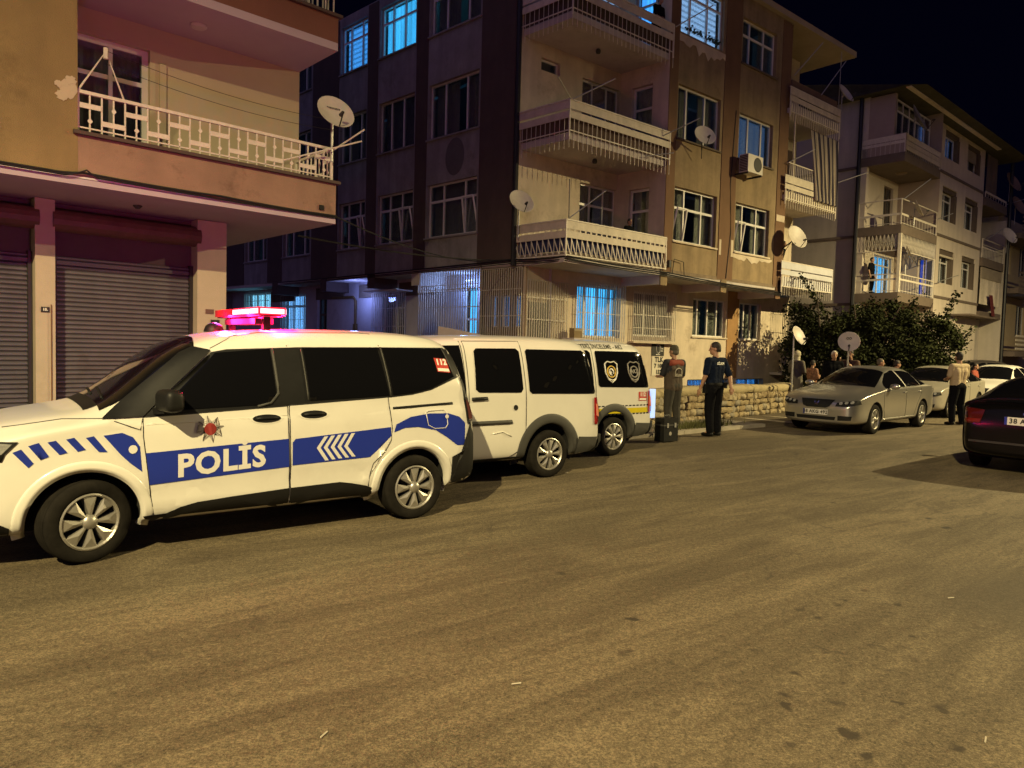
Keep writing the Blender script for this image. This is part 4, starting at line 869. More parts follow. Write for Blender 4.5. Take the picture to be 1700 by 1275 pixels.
# ------------------------------------------------------------------ rubble garden wall
sw = thing('stone_wall', 'low rubble stone garden wall with rough plaster cap behind the officers', 'wall', MW(-7.5, -4.15, 0), MY - rad(-6.0))
STM = [mat('wall_stone_%s' % w, c, .9, var=.3, scale=7, bump=.9, bscale=18) for w, c in (('pale', (.40, .325, .20)), ('tan', (.33, .255, .14)), ('ochre', (.27, .20, .105)), ('grey', (.30, .26, .19)))]
MORT = mat('wall_mortar', (.11, .085, .055), .95, var=.2, scale=8)
CAPM = mat('wall_cap_plaster', (.37, .30, .165), .95, var=.2, scale=2.5, bump=.8, bscale=20, dirt=.5)
MB().box(.02, 14.25, .04, .4, 0, .74).build('core', MORT, sw)
def capf():
    mb = MB(); n = 60; ring = []
    for i in range(n + 1):
        x = 14.3 * i / n; d = .02 * math.sin(x * 3.1) + .015 * math.sin(x * 9); z = .80 + .02 * math.sin(x * 2.3)
        ring += [(x, .0 + d, .60 + .03 * math.sin(x * 5)), (x, -.015 + d, z - .06), (x, .05, z), (x, .38, z + .01), (x, .43, z - .06), (x, .42, .6)]
    fs = [(i * 6 + k, i * 6 + (k + 1) % 6, (i + 1) * 6 + (k + 1) % 6, (i + 1) * 6 + k) for i in range(n) for k in range(6)] + [tuple(range(6)), tuple(range(n * 6 + 5, n * 6 - 1, -1))]
    mb.add(ring, fs); return mb
capf().build('coping', CAPM, sw, True)
rs = random.Random(11); sv = []
for k in range(10):
    bm = bmesh.new(); bmesh.ops.create_cube(bm, size=1); bmesh.ops.subdivide_edges(bm, edges=bm.edges, cuts=1, use_grid_fill=True)
    for v in bm.verts: v.co = v.co * (.86 if v.co.length > .8 else 1.0) + Vector([rs.uniform(-.09, .09) for _ in range(3)])
    bmesh.ops.delete(bm, geom=[f for f in bm.faces if f.calc_center_median().y > .4], context='FACES')
    me = bpy.data.meshes.new('stone'); bm.to_mesh(me); bm.free(); me.materials.append(STM[k % 4]); smooth_mesh(me) if k % 3 == 0 else None; sv.append(me)
z = .0
for row, h in enumerate((.13, .17, .15, .16)):
    x = rs.uniform(-.1, .0) + (0 if row else 0)
    while x < 14.2:
        w = rs.uniform(.09, .34) if x > 6.5 else rs.uniform(.35, .6); hh = h * rs.uniform(.86, 1.02)
        o = link('stone', sv[rs.randrange(10)], sw, (x + w / 2, .05, z + h / 2 + rs.uniform(-.01, .01)), (0, rs.uniform(-.16, .16), 0)); o.scale = (w * rs.uniform(.98, 1.1), rs.uniform(.14, .24), hh * rs.uniform(.95, 1.15)); x += w + .012
    z += h
for r_ in range(3): o = link('stone', sv[r_], sw, (14.27, .22, .1 + r_ * .2), (0, 0, PI / 2)); o.scale = (.36, .14, .2)
# pavement strip with kerb in front of it, white bay lines on the road
pv = MB(); pv.box(-9, 2.0, -4.6, -2.0, -.02, .055); p_ = struct(pv.build('pavement', PAVE)); p_.matrix_world = Matrix.Translation(MO) @ Matrix.Rotation(MY, 4, 'Z') 
for k in range(11):
    o = struct(link('kerb', MB().box(0, .96, -4.72, -4.601, -.02, .07).mesh('kerb', KERB) if k == 0 else kme)); kme = o.data; o.matrix_world = Matrix.Translation(MO) @ Matrix.Rotation(MY, 4, 'Z') @ Matrix.Translation((-9 + k * .99, 0, 0))
ln = mat('worn_white_line', (.46, .40, .28), .9, var=.35, scale=9)
for pts in ([(5.75, 18.35), (6.0, 18.3), (7.1, 17.3), (6.6, 17.4)], [(6.62, 19.1), (6.85, 19.05), (7.9, 18.3), (7.55, 18.3)]):
    struct(MB().prism(pts, .004, .007, lambda a, b, t: (a, b, t)).build('bay_line', ln))
# weeds at the wall foot
wd = MB(); rs = random.Random(5)
for k in range(900):
    u = rs.gauss(-.1, .5); v = -4.15 - abs(rs.gauss(0, .12)) ; h = rs.uniform(.05, .2); p = MW(u, v - .1, .05); a = rs.uniform(0, 6.3); q = Vector((math.cos(a), math.sin(a), 0)) * .012; b = Vector((math.cos(a + 1), math.sin(a + 1), 0)) * h * .5
    wd.add([p - q, p + q, p + b + Vector((0, 0, h))], [(0, 1, 2)])
stuff(tag(wd.build('weeds', mat('dry_weed', (.10, .10, .03), .9, var=.3)), 'dry weeds growing at the foot of the stone wall', 'weeds'))
# porch railing and dark basement void at the right end of the ground floor
pr = MB(); pr.bar((12.5, 1.0, 1.6), (13.7, 1.0, 1.6), .04); pr.bar((12.5, 1.0, 1.0), (13.7, 1.0, 1.0), .04)
prl = pr.build('porch_railing', RAILW, bld); bars_run(prl, (12.5, 1.0, 0), (13.7, 1.0, 0), 1.0, 1.6, .13, .022)
MB().box(12.45, 13.75, .95, 1.49, .86, .96).build('porch_slab', SOFFIT, bld)
grille(bld, tfM(1.05), 12.5, 13.7, 1.65, 3.4, 0, .11, (.3, .6), name='porch_grille', m=mat('dull_iron', (.2, .17, .13), .7))
MB().box(12.55, 13.0, 1.05, 1.09, 1.62, 2.0).build('porch_panel', W_PLASTER, bld)

# ------------------------------------------------------------------ bushy tree between the houses
LEAF = mat('dark_tree_leaf', (.024, .029, .009), .85, var=.6, scale=1.3, spec=.12)
tr = thing('bushy_tree', 'large dark bushy tree with sparse sprigs in front of the grey house', 'tree', (12.6, 25.6, 0)); tr.scale = (1.06, 1.05, 1.06)
tk = MB(); rs = random.Random(3)
for k in range(9):
    a = k * .7; r0 = .25; tk.tube([(math.cos(a) * r0, math.sin(a) * r0, 0), (math.cos(a) * .7, math.sin(a) * .6, 1.0), (math.cos(a) * 1.7 + rs.uniform(-.3, .3), math.sin(a) * .9, 2.0 + rs.uniform(0, .4)), (math.cos(a) * 2.1, math.sin(a) * 1.1, 2.9 + rs.uniform(0, .5))], [.09, .07, .045, .015], 6)
tk.build('trunk', mat('bark', (.07, .05, .035), .9, var=.3, scale=9, bump=.6), tr)
lv = MB(); clumps = []
def inside():
    while True:
        x, y, zz = rs.uniform(-2.75, 2.9), rs.uniform(-1.5, 1.5), rs.uniform(.35, 3.35)
        top = 3.0 + .28 * math.sin(x * 2.1 + 1) + .2 * math.sin(x * 5 + y * 3)
        if x < -1.9: top -= .1
        if x > 1.8: top -= (x - 1.8) * .35
        if (x / 2.9) ** 2 + (y / 1.55) ** 2 < 1 and zz < top and (y / 1.5) ** 2 + ((zz - 1.7) / 1.8) ** 2 < 1.1: return Vector((x, y, zz))
for k in range(520): clumps.append((inside(), rs.uniform(.16, .34), rs.randrange(85, 140)))
for (bx_, bz, n_, dx, dz) in ((-1.7, 3.0, 9, -.1, .14), (-.3, 3.1, 4, .05, .1), (2.2, 2.8, 7, .07, .15), (1.1, 3.1, 4, .06, .12), (-2.5, 2.7, 4, .14, .17), (.5, 3.05, 4, -.04, .1), (2.9, 2.2, 4, .1, .12)):
    for k in range(n_): clumps.append((Vector((bx_ + dx * k, -.3, bz + dz * k)), .11, 22))
for c, r_, n_ in clumps:
    for k in range(n_):
        p = c + Vector((rs.gauss(0, r_ * .55), rs.gauss(0, r_ * .55), rs.gauss(0, r_ * .5)))
        d = Vector((rs.uniform(-1, 1), rs.uniform(-1, 1), rs.uniform(-.9, .4))).normalized(); s = d.cross(Vector((rs.uniform(-1, 1), rs.uniform(-1, 1), rs.uniform(-1, 1)))).normalized()
        l_ = rs.uniform(.06, .12); w_ = l_ * .42
        lv.add([p, p + d * l_ * .5 + s * w_, p + d * l_, p + d * l_ * .5 - s * w_], [(0, 1, 2, 3)])
me = bpy.data.meshes.new('crown'); me.from_pydata([tuple(v) for v in lv.v], [], lv.f); me.materials.append(LEAF); stuff(link('crown', me, tr))
dish('cream garden satellite dish facing left beside the porch grille', (7.4, 18.9, 2.12), -50, 25, .27, DISH, 'satellite dishes', pole=1.95)
d2 = dish('round cream garden satellite dish with two dark rings facing the street', (9.15, 19.75, 2.02), -112, 18, .28, DISH, 'satellite dishes', pole=1.9)
mk = MB(); Rm = Matrix.Rotation(rad(-18), 4, 'Y') @ Matrix.Rotation(PI / 2, 4, 'Y')
for dy in (-.035, .035): mk.tube([Rm @ Vector((-.10 + .028 * math.cos(t * PI / 8), dy + .026 * math.sin(t * PI / 8), .045)) for t in range(17)], .007, 4)
mk.build('print', DK, d2)

# ------------------------------------------------------------------ vehicles
WHITEP = mat('white_car_paint', (.66, .64, .58), .33, var=.04, coat=.6, dirt=.10)
SILVERP = mat('silver_car_paint', (.50, .485, .45), .30, .85, var=.03, coat=.4)
LIGHTP = mat('pale_car_paint', (.40, .37, .30), .35, .3, var=.03, coat=.4)
BLACKP = mat('black_car_paint', (.0035, .003, .003), .22, var=.05, coat=.1, spec=.2)
CARGLASS = mat('tinted_car_glass', (.004, .004, .005), .05, spec=.35, var=.02)
TYRE = mat('tyre_rubber', (.014, .0125, .0105), .9, var=.35, scale=10, spec=.08)
RIM = mat('silver_wheel', (.42, .40, .36), .38, .7, var=.1, scale=6)
ARCHB = mat('wheel_well', (.006, .006, .006), .95)
CLAD = mat('black_cladding', (.008, .0075, .007), .6, var=.15, scale=10, spec=.3)
BLUEP = mat('police_blue_film', (.012, .028, .26), .35, var=.04)
SILVERF = mat('silver_reflective_film', (.62, .60, .57), .35, var=.04)
TAILR = mat('red_tail_lens', (.30, .006, .008), .12, emit=(.5, .01, .01), es=.06)
CLEARL = mat('clear_lens', (.25, .25, .24), .08, var=.3, scale=30)
CHROME = mat('chrome', (.6, .6, .6), .15, 1.0)

class Car:
    def __init__(s, root, sts, paint, wheels, arch_r, sculpt=None):
        s.root = root
        vs = []; fs = []; K = 9
        def ring(st):
            x, zb, zs, zt, w, wt = st
            sh = min(.05, (zt - zs) * .4)
            return [(0, zb), (w * .90, zb), (w * .99, zb + .10), (w, zb * .45 + zs * .55), (w * .985, zs), (w * .955 + wt * .045, zs + sh), (wt + .02, zt - min(.11, (zt - zs) * .45)), (wt - .12, zt - .012), (0, zt)]
        for st in sts:
            r = ring(st)
            vs += [(st[0], -y, z) for y, z in r] + [(st[0], y, z) for y, z in r[1:-1]]
        N = 2 * K - 2
        order = list(range(K)) + list(range(N - 1, K - 1, -1))
        for i in range(len(sts) - 1):
            for j in range(N):
                a, b = order[j], order[(j + 1) % N]
                fs.append((i * N + a, i * N + b, (i + 1) * N + b, (i + 1) * N + a))
        for base in (0, (len(sts) - 1) * N):
            L = list(range(K)); Rr = [0] + list(range(K, N)) + [K - 1]
            for k in range(K - 1):
                q = [base + L[k], base + L[k + 1], base + Rr[k + 1], base + Rr[k]]
                q = list(dict.fromkeys(q)); fs.append(tuple(q))
        me = bpy.data.meshes.new('body'); me.from_pydata(vs, [], fs)
        bm = bmesh.new(); bm.from_mesh(me); bmesh.ops.recalc_face_normals(bm, faces=bm.faces); bm.to_mesh(me); bm.free()
        o = link('body', me); sd = o.modifiers.new('s', 'SUBSURF'); sd.levels = sd.render_levels = 3
        full = eval_mesh(o)
        if sculpt:
            for v in full.vertices: v.co.y += sculpt(v.co)
        bm = bmesh.new(); bm.from_mesh(full); s.bvh = BVHTree.FromBMesh(bm); bm.free()
        cut = MB()
        for wx, wz in wheels:
            for sd_ in (-1, 1):
                M = Matrix.Translation((wx, sd_ * 1.0, wz)) @ Matrix.Rotation(PI / 2, 4, 'X')
                cut.lathe([(.001, -.42), (arch_r, -.42), (arch_r, .42), (.001, .42)], 36, M)
        co = cut.build('cutter', ARCHB)
        me2 = me.copy(); o.data = full; o.modifiers.clear()
        bo = o.modifiers.new('b', 'BOOLEAN'); bo.operation = 'DIFFERENCE'; bo.object = co; bo.solver = 'EXACT'
        fin = eval_mesh(o); bpy.data.objects.remove(co)
        fin.materials.clear(); fin.materials.append(paint); fin.materials.append(ARCHB)
        for p in fin.polygons:
            c = p.center; inn = any(math.hypot(c.x - wx, c.z - wz) < arch_r - .002 + .004 and abs(c.y) < 5 and math.hypot(c.x - wx, c.z - wz) < arch_r + .003 for wx, wz in wheels)
            p.material_index = 1 if inn else 0; p.use_smooth = not inn
        o.data = fin; o.modifiers.clear(); o.parent = root; o.name = 'body'; s.body = o
        s.paint = paint; s.arch_r = arch_r; s.wheels = wheels
    def hit(s, axis, a, b):
        if axis == 'side': o, d = Vector((a, -4, b)), Vector((0, 1, 0))
        elif axis == 'far': o, d = Vector((a, 4, b)), Vector((0, -1, 0))
        elif axis == 'front': o, d = Vector((-6, a, b)), Vector((1, 0, 0))
        elif axis == 'rear': o, d = Vector((9, a, b)), Vector((-1, 0, 0))
        else: o, d = Vector((a, b, 5)), Vector((0, 0, -1))
        h = s.bvh.ray_cast(o, d)
        if h[0] is None:
            q = s.bvh.find_nearest(o + d * (3.3 if axis in ('side', 'far', 'top') else 5)); return q[0], q[1], d
        n = h[1]
        if n.dot(d) > 0: n = -n
        return h[0], n, d
    def pt(s, axis, a, b, off):
        p, n, d = s.hit(axis, a, b); return p - d * off * .6 + n * off * .4
    def film(s, name, polys, axis, off, m, parent=None, step=.07, smooth=True):
        """shell following the body: polys are outlines in the side, front or top view"""
        bm = bmesh.new()
        for poly in polys:
            if isinstance(poly, tuple) and poly[0] == 'mesh':
                vs, fsx = (poly[1], poly[2]); bv = [bm.verts.new((x, 0, z)) for x, z in vs]
                for f in fsx:
                    try: bm.faces.new([bv[i] for i in f])
                    except ValueError: pass
            else: bm.faces.new([bm.verts.new((x, 0, z)) for x, z in poly])
        bmesh.ops.triangulate(bm, faces=bm.faces)
        xs = [v.co.x for v in bm.verts]; zs = [v.co.z for v in bm.verts]
        k = math.floor(min(xs) / step) + 1
        while k * step < max(xs):
            bmesh.ops.bisect_plane(bm, geom=bm.verts[:] + bm.edges[:] + bm.faces[:], plane_co=(k * step, 0, 0), plane_no=(1, 0, 0)); k += 1
        k = math.floor(min(zs) / step) + 1
        while k * step < max(zs):
            bmesh.ops.bisect_plane(bm, geom=bm.verts[:] + bm.edges[:] + bm.faces[:], plane_co=(0, 0, k * step), plane_no=(0, 0, 1)); k += 1
        for v in bm.verts: v.co = s.pt(axis, v.co.x, v.co.z, off)
        me = bpy.data.meshes.new(name); bm.to_mesh(me); bm.free(); me.materials.append(m)
        if smooth: smooth_mesh(me)
        return link(name, me, parent or s.root)
    def line(s, name, pts, axis, r, m, off=.001, parent=None, closed=False):
        P = []
        pts = list(pts) + ([pts[0]] if closed else [])
        for (a0, b0), (a1, b1) in zip(pts, pts[1:]):
            n = max(1, int(math.hypot(a1 - a0, b1 - b0) / .06))
            for i in range(n): P.append(s.pt(axis, a0 + (a1 - a0) * i / n, b0 + (b1 - b0) * i / n, off))
        P.append(s.pt(axis, *pts[-1], off)); mb = MB(); mb.tube(P, r, 5); return mb.build(name, m, parent or s.root, True)
    def letters(s, name, txt, size, cx, cz, axis, off, m, bold=.01, sx=1.0, flip=False, slope=0.0, parent=None):
        vs, fs = text2d(txt, size, bold); k = -1 if flip else 1
        return s.film(name, [('mesh', [(cx + k * x * sx, cz + y + slope * x) for x, y in vs], fs)], axis, off, m, parent, .08, False)
    def flares(s, r0, r1, m, off=.012, axis='side', a0=-.25, a1=PI + .25, names='wheel_arch'):
        for wx, wz in s.wheels:
            n = 40; prof = [(1.0, .003), (.93, .45), (.75, .85), (.45, 1.0), (.15, 1.0), (.03, .8)]; rings = []
            for i in range(n + 1):
                a = a0 + (a1 - a0) * i / n; ca_, sa_ = math.cos(a), math.sin(a); ring = []
                for t, h in prof:
                    r_ = max(r0 + (r1 - r0) * t, s.arch_r + .004); ring.append(Vector((wx + ca_ * r_, s.hit(axis, wx + ca_ * r_, wz + sa_ * r_)[0].y - max(.004, off * h) if t < 1 else s.hit(axis, wx + ca_ * r_, wz + sa_ * r_)[0].y + .002, wz + sa_ * r_)))
                e = ring[-1]; q = Vector((wx + ca_ * r0, e.y + .004, wz + sa_ * r0)); ring += [q, q + Vector((0, .07, 0))]; rings.append(ring)
            k = len(rings[0]); mb = MB(); mb.add([p for r_ in rings for p in r_], [(i * k + j, i * k + j + 1, (i + 1) * k + j + 1, (i + 1) * k + j) for i in range(n) for j in range(k - 1)])
            me = mb.mesh(names, m, True); link(names, me, s.root)

def wheel(root, x, y, z, R, rr, spokes, wide, side=-1, steer=0.0, width=.2, rim=None, offset=.0, hubm=None):
    """tyre with a spoked trim; side -1 shows its face towards -y"""
    rim = rim or RIM
    M = Matrix.Translation((x, y, z)) @ Matrix.Rotation(steer, 4, 'Z') @ Matrix.Rotation(PI / 2 * -side, 4, 'X')
    w = width / 2
    # local +z is the outside face
    t = MB(); t.lathe([(rr, -w), (R * .93, -w), (R * .985, -w * .85), (R, -w * .6), (R, w * .6), (R * .985, w * .85), (R * .93, w), (rr * 1.08, w * 1.02), (rr, w * .9), (rr, -w)], 40, M)
    for k in range(4): t.lathe([(R * 1.0015, -w * .55 + k * w * .33), (R * 1.004, -w * .5 + k * w * .33), (R * 1.004, -w * .35 + k * w * .33), (R * 1.0015, -w * .3 + k * w * .33)], 40, M)
    wo = t.build('wheel', TYRE, root, True)
    d = MB(); d.lathe([(.001, w * .2), (rr * .98, w * .2)], 24, M); d.build('brake_disc', ARCHB, wo)
    r = MB(); r.lathe([(rr * 1.0, w * .2), (rr * 1.005, w * .98), (rr * .95, w * 1.03), (rr * .90, w * .9), (rr * .885, w * .6)], 40, M)
    for k in range(spokes):
        a = 2 * PI * k / spokes; h0, h1 = wide * .55, wide
        p = lambda rad_, da, zz: M @ Vector((rad_ * math.cos(a + da), rad_ * math.sin(a + da), zz))
        i0, i1 = rr * .22, rr * .92; e0 = PI / spokes * h0; e1 = PI / spokes * h1
        r.add([p(i0, -e0 * 1.3, w * .95), p(i0, e0 * 1.3, w * .95), p(i1, e1, w * .9), p(i1, -e1, w * .9), p(i0, -e0 * 1.3, w * .3), p(i0, e0 * 1.3, w * .3), p(i1, e1, w * .3), p(i1, -e1, w * .3), p((i0 + i1) / 2, 0, w * 1.06)],
              [(0, 1, 8), (1, 2, 8), (2, 3, 8), (3, 0, 8), (0, 4, 5, 1), (1, 5, 6, 2), (2, 6, 7, 3), (3, 7, 4, 0)])
    r.build('rim', rim, wo)
    h = MB(); h.lathe([(.001, w * 1.12), (rr * .16, w * 1.1), (rr * .2, w * 1.02), (rr * .26, w * .95), (rr * .27, w * .5)], 20, M); h.build('hub_cap', hubm or rim, wo, True)
    return wo

def mirror_y(me_obj):   # same part on the far side
    me = me_obj.data.copy()
    for v in me.vertices: v.co.y = -v.co.y
    me.flip_normals(); return link(me_obj.name.split('.')[0], me, me_obj.parent)

def plate_on(car, txt, axis, cy, cz, w=.52, h=.11):
    sg = -1 if axis == 'front' else 1
    x = car.pt(axis, cy, cz, .02).x
    mb = MB(); mb.box(x - .008, x + .008, cy - w / 2, cy + w / 2, cz - h / 2, cz + h / 2); p = mb.build('number_plate', SILVERF, car.root)
    vs, fs = text2d(txt, .095, .003); q = MB(); q.add([(x + sg * .012, cy - sg * -1 * a * .98, cz + b) for a, b in vs], fs); q.build('plate_text', DK, p)
    bd = MB(); bd.box(x + sg * .0085, x + sg * .0095, (cy - sg * w / 2), (cy - sg * w / 2 + sg * .035), cz - h / 2, cz + h / 2); bd.build('plate_band', BLUEP, p)
    return p

# --- police people carrier in the foreground
VY = rad(37.1); VO = Vector((-3.037, 5.081, 0)); Vu = Vector((math.cos(VY), math.sin(VY), 0)); Vv = Vector((-math.sin(VY), math.cos(VY), 0))
HW = .875
v1 = thing('police_van', 'white police people carrier with blue stripe, glowing red roof bar and steered front wheel', 'police van', VO + Vv * HW, VY, 'white police vans parked in line')
ST1 = [(-.86, .24, .50, .60, .60, .52), (-.84, .22, .60, .80, .70, .60), (-.72, .21, .76, .96, .82, .68), (-.45, .21, .88, 1.035, .87, .72), (-.1, .21, .94, 1.08, .885, .74), (.12, .21, .97, 1.12, .885, .75), (.32, .21, 1.0, 1.28, .885, .73), (.58, .21, 1.04, 1.52, .885, .70), (.86, .21, 1.06, 1.66, .885, .69), (1.2, .21, 1.08, 1.725, .885, .70), (1.9, .21, 1.11, 1.76, .885, .71), (2.6, .21, 1.16, 1.76, .885, .71), (3.0, .22, 1.24, 1.735, .88, .70), (3.2, .24, 1.25, 1.68, .88, .68), (3.30, .26, 1.05, 1.42, .875, .70), (3.36, .28, .80, 1.02, .86, .70), (3.375, .30, .58, .74, .83, .68)]
def creases(co):
    if abs(co.y) < .6: return 0
    s_ = 1 if co.y > 0 else -1; x, z = co.x, co.z
    w_ = min(1, max(0, (x - .35) / .15)) * min(1, max(0, (2.5 - x) / .3)); d = 0
    d -= .016 * w_ * math.exp(-((z - (.46 + .02 * x)) / .055) ** 2)          # scalloped lower door
    if z > .985 + .012 * x: d -= .012 * min(1, (z - .985 - .012 * x) / .03) * (1 if x > .2 else 0)   # shoulder line
    return d * s_
c1 = Car(v1, ST1, WHITEP, [(0.03, .30), (2.70, .30)], .375, creases)
c1.flares(.365, .445, WHITEP, .011)
# glazing
band = [(.40, 1.045), (.58, 1.21), (.92, 1.53), (1.04, 1.555), (1.64, 1.585), (2.38, 1.60), (3.16, 1.61), (3.22, 1.46), (3.215, 1.34), (3.05, 1.285), (2.86, 1.21), (2.66, 1.17), (2.44, 1.15), (1.62, 1.105)]
c1.film('glass_surround', [band], 'side', .004, BLACK)
for nm, pl in (('front_side_window', [(.52, 1.085), (.66, 1.235), (.95, 1.525), (1.38, 1.565), (1.395, 1.19), (1.33, 1.125), (1.27, 1.11)]), ('middle_side_window', [(1.66, 1.58), (2.36, 1.597), (2.42, 1.165), (1.68, 1.135)]), ('rear_side_window', [(2.41, 1.597), (3.06, 1.60), (3.12, 1.33), (3.03, 1.295), (2.86, 1.225), (2.66, 1.185), (2.46, 1.168)])):
    g = c1.film(nm, [pl], 'side', .008, CARGLASS)
c1.line('window_seal', [(1.40, 1.565), (1.415, 1.20), (1.35, 1.125), (1.24, 1.10)], 'side', .012, GREYPL, .006); c1.line('window_seal', [(1.645, 1.57), (1.665, 1.14)], 'side', .006, GREYPL, .006)
c1.line('window_seal', [(2.395, 1.60), (2.44, 1.16)], 'side', .007, GREYPL, .006); c1.line('window_seal', [(3.075, 1.60), (3.135, 1.33)], 'side', .005, GREYPL, .006)
ws = c1.film('windscreen', [[(.13, -.735), (.13, .735), (.50, .70), (.80, .665), (.87, .3), (.90, 0), (.87, -.3), (.80, -.665), (.50, -.70)]], 'top', .007, CARGLASS, step=.04)
c1.film('a_pillar', [[(.13, 1.035), (.24, 1.04), (.40, 1.05), (.92, 1.545), (.80, 1.57), (.70, 1.52)]], 'side', .016, BLACK, step=.03)
c1.line('wiper', [(.18, -.5), (.22, .1)], 'top', .012, BLACK, .01); c1.line('wiper', [(.16, -.05), (.2, .5)], 'top', .012, BLACK, .01)
mb = MB(); mb.box(.0, .16, -.6, .6, 1.075, 1.10); cw = c1.film('scuttle', [[(.04, -.62), (.15, -.62), (.15, .62), (.04, .62)]], 'top', .004, BLACK)
c1.film('rear_window', [[(-.6, 1.08), (.6, 1.08), (.58, 1.55), (-.58, 1.55)]], 'rear', .006, CARGLASS)
# doors as proud skins with dark shut lines
fd = [(.40, 1.04), (1.485, 1.095), (1.505, .42), (1.505, .22), (.48, .235), (.45, .45), (.40, .9)]
sd = [(1.50, 1.10), (2.41, 1.15), (2.45, .87), (2.44, .76), (2.38, .66), (2.27, .56), (2.235, .44), (2.22, .27), (1.52, .22)]
fdo = c1.film('front_door', [fd], 'side', .003, WHITEP); sdo = c1.film('sliding_door', [sd], 'side', .003, WHITEP)
for pl in (fd, sd): c1.line('shut_line', pl, 'side', .0042, DARKM, .0025, closed=True)
c1.line('shut_line', [(.40, 1.04), (.38, .95), (.16, 1.04), (-.1, 1.035), (-.45, .985)], 'side', .004, DARKM, .002)
c1.line('roof_seam', [(.92, 1.56), (1.12, 1.665), (1.35, 1.70), (1.52, 1.705), (1.53, 1.59)], 'side', .004, DARKM, .002); c1.line('roof_seam', [(1.52, 1.705), (2.25, 1.725), (2.35, 1.72), (2.385, 1.61)], 'side', .004, DARKM, .002)
c1.line('door_crease', [(.42, .985), (1.48, 1.02)], 'side', .003, WHITEP, .003) 
c1.film('sill_cladding', [[(.40, .30), (.56, .305), (.66, .345), (.78, .37), (1.0, .385), (1.505, .41), (1.505, .225), (.46, .215)]], 'side', .010, CLAD); c1.film('sill_cladding', [[(1.515, .41), (1.95, .42), (2.06, .40), (2.2, .365), (2.26, .34), (2.28, .24), (1.515, .225)]], 'side', .010, CLAD)
c1.film('rear_bumper', [[(3.10, .30), (3.10, .56), (3.24, .62), (3.31, .92), (3.36, .9), (3.36, .30)]], 'side', .012, CLAD); c1.film('rear_bumper', [[(-.8, .30), (.8, .30), (.8, .62), (-.8, .62)]], 'rear', .012, CLAD)
c1.film('front_bumper', [[(-.86, .24), (-.42, .24), (-.42, .31), (-.5, .36), (-.86, .38)]], 'side', .010, CLAD); c1.film('grille', [[(-.55, .35), (.55, .35), (.5, .62), (-.5, .62)]], 'front', .01, CLAD)
c1.film('headlight', [[(-.74, .78), (-.74, .87), (-.46, .905), (-.365, .90), (-.44, .82), (-.46, .77)]], 'side', .008, BLACK); c1.film('headlight_lens', [[(-.72, .80), (-.72, .86), (-.47, .893), (-.40, .888), (-.46, .82)]], 'side', .012, CLEARL)
c1.film('tail_light', [[(3.195, 1.33), (3.245, 1.30), (3.34, 1.06), (3.35, .88), (3.265, .88), (3.225, 1.12)]], 'side', .012, BLACK); c1.film('tail_lens', [[(3.25, 1.12), (3.31, 1.06), (3.33, .92), (3.285, .92)]], 'side', .016, mat('smoked_lens', (.10, .035, .03), .12))
c1.line('sliding_rail', [(2.46, 1.05), (3.1, 1.08)], 'side', .012, BLACK, .002)
for hx, hz in ((1.31, 1.0), (1.71, 1.02)):
    n = 20; rng_ = [(hx + .115 * math.cos(2 * PI * i / n), hz + .033 * math.sin(2 * PI * i / n)) for i in range(n)]
    h = c1.film('door_handle', [[(hx + .135 * math.cos(2 * PI * i / n), hz + .045 * math.sin(2 * PI * i / n)) for i in range(n)]], 'side', .005, WHITEP); c1.film('handle_recess', [rng_], 'side', .008, BLACK, h); c1.line('handle_grip', [(hx - .09, hz), (hx + .09, hz + .004)], 'side', .012, BLACK, .012, h)
# blue livery
c1.film('blue_stripe', [[(.41, .775), (1.495, .825), (1.50, .59), (.44, .535)]], 'side', .0055, BLUEP, fdo)
c1.film('blue_stripe', [[(1.525, .79), (1.55, .82), (2.435, .88), (2.44, .80), (2.33, .70), (2.23, .62), (1.525, .60)]], 'side', .0055, BLUEP, sdo)
c1.film('blue_quarter', [[(2.47, .83), (2.49, .90), (2.64, .965), (2.84, .99), (3.05, .985), (3.18, .945), (3.245, .885), (3.245, .67), (3.16, .67), (3.03, .76), (2.91, .83), (2.72, .868), (2.58, .865)]], 'side', .004, BLUEP)
c1.film('blue_fender', [[(.14, .92), (.26, .935), (.33, .90), (.375, .83), (.39, .64), (.31, .71), (.25, .775)]], 'side', .004, BLUEP)
for pl in ([(-.40, .83), (-.35, .85), (-.28, .75), (-.31, .72)], [(-.31, .87), (-.25, .89), (-.19, .79), (-.24, .77)], [(-.20, .89), (-.15, .90), (-.08, .81), (-.13, .80)], [(-.09, .905), (-.04, .915), (.03, .825), (-.02, .815)], [(.03, .91), (.08, .92), (.165, .80), (.11, .805)]): c1.film('fender_stripe', [pl], 'side', .004, BLUEP)
for k in range(5):
    x = 1.80 + k * .062; s_ = .004 * k
    for zz0, zz1, xa, xb in ((.733, .828 + s_, x - .068, x), (.62 + s_, .733, x + .008, x - .068)):
        c1.film('chevron', [[(xa, zz0), (xa + .034, zz0), (xb + .034, zz1), (xb, zz1)]], 'side', .009, SILVERF, sdo, .03, False)
c1.letters('lettering', 'POLİS', .235, .965, .672, 'side', .007, SILVERF, .009, .98, slope=.055, parent=fdo)
st_ = [(.87 + (.105 if i % 2 == 0 else .055) * math.cos(PI * i / 8 + .2), .935 + (.11 if i % 2 == 0 else .055) * math.sin(PI * i / 8 + .2)) for i in range(16)]
em = c1.film('star_emblem', [st_], 'side', .0075, mat('emblem_silver', (.42, .38, .35), .4, .2, var=.3, scale=40), fdo, .03)
c1.film('emblem_centre', [[(.87 + .045 * math.cos(PI * i / 8), .935 + .048 * math.sin(PI * i / 8)) for i in range(16)]], 'side', .0095, mat('emblem_red', (.20, .018, .015), .5), em, .03)
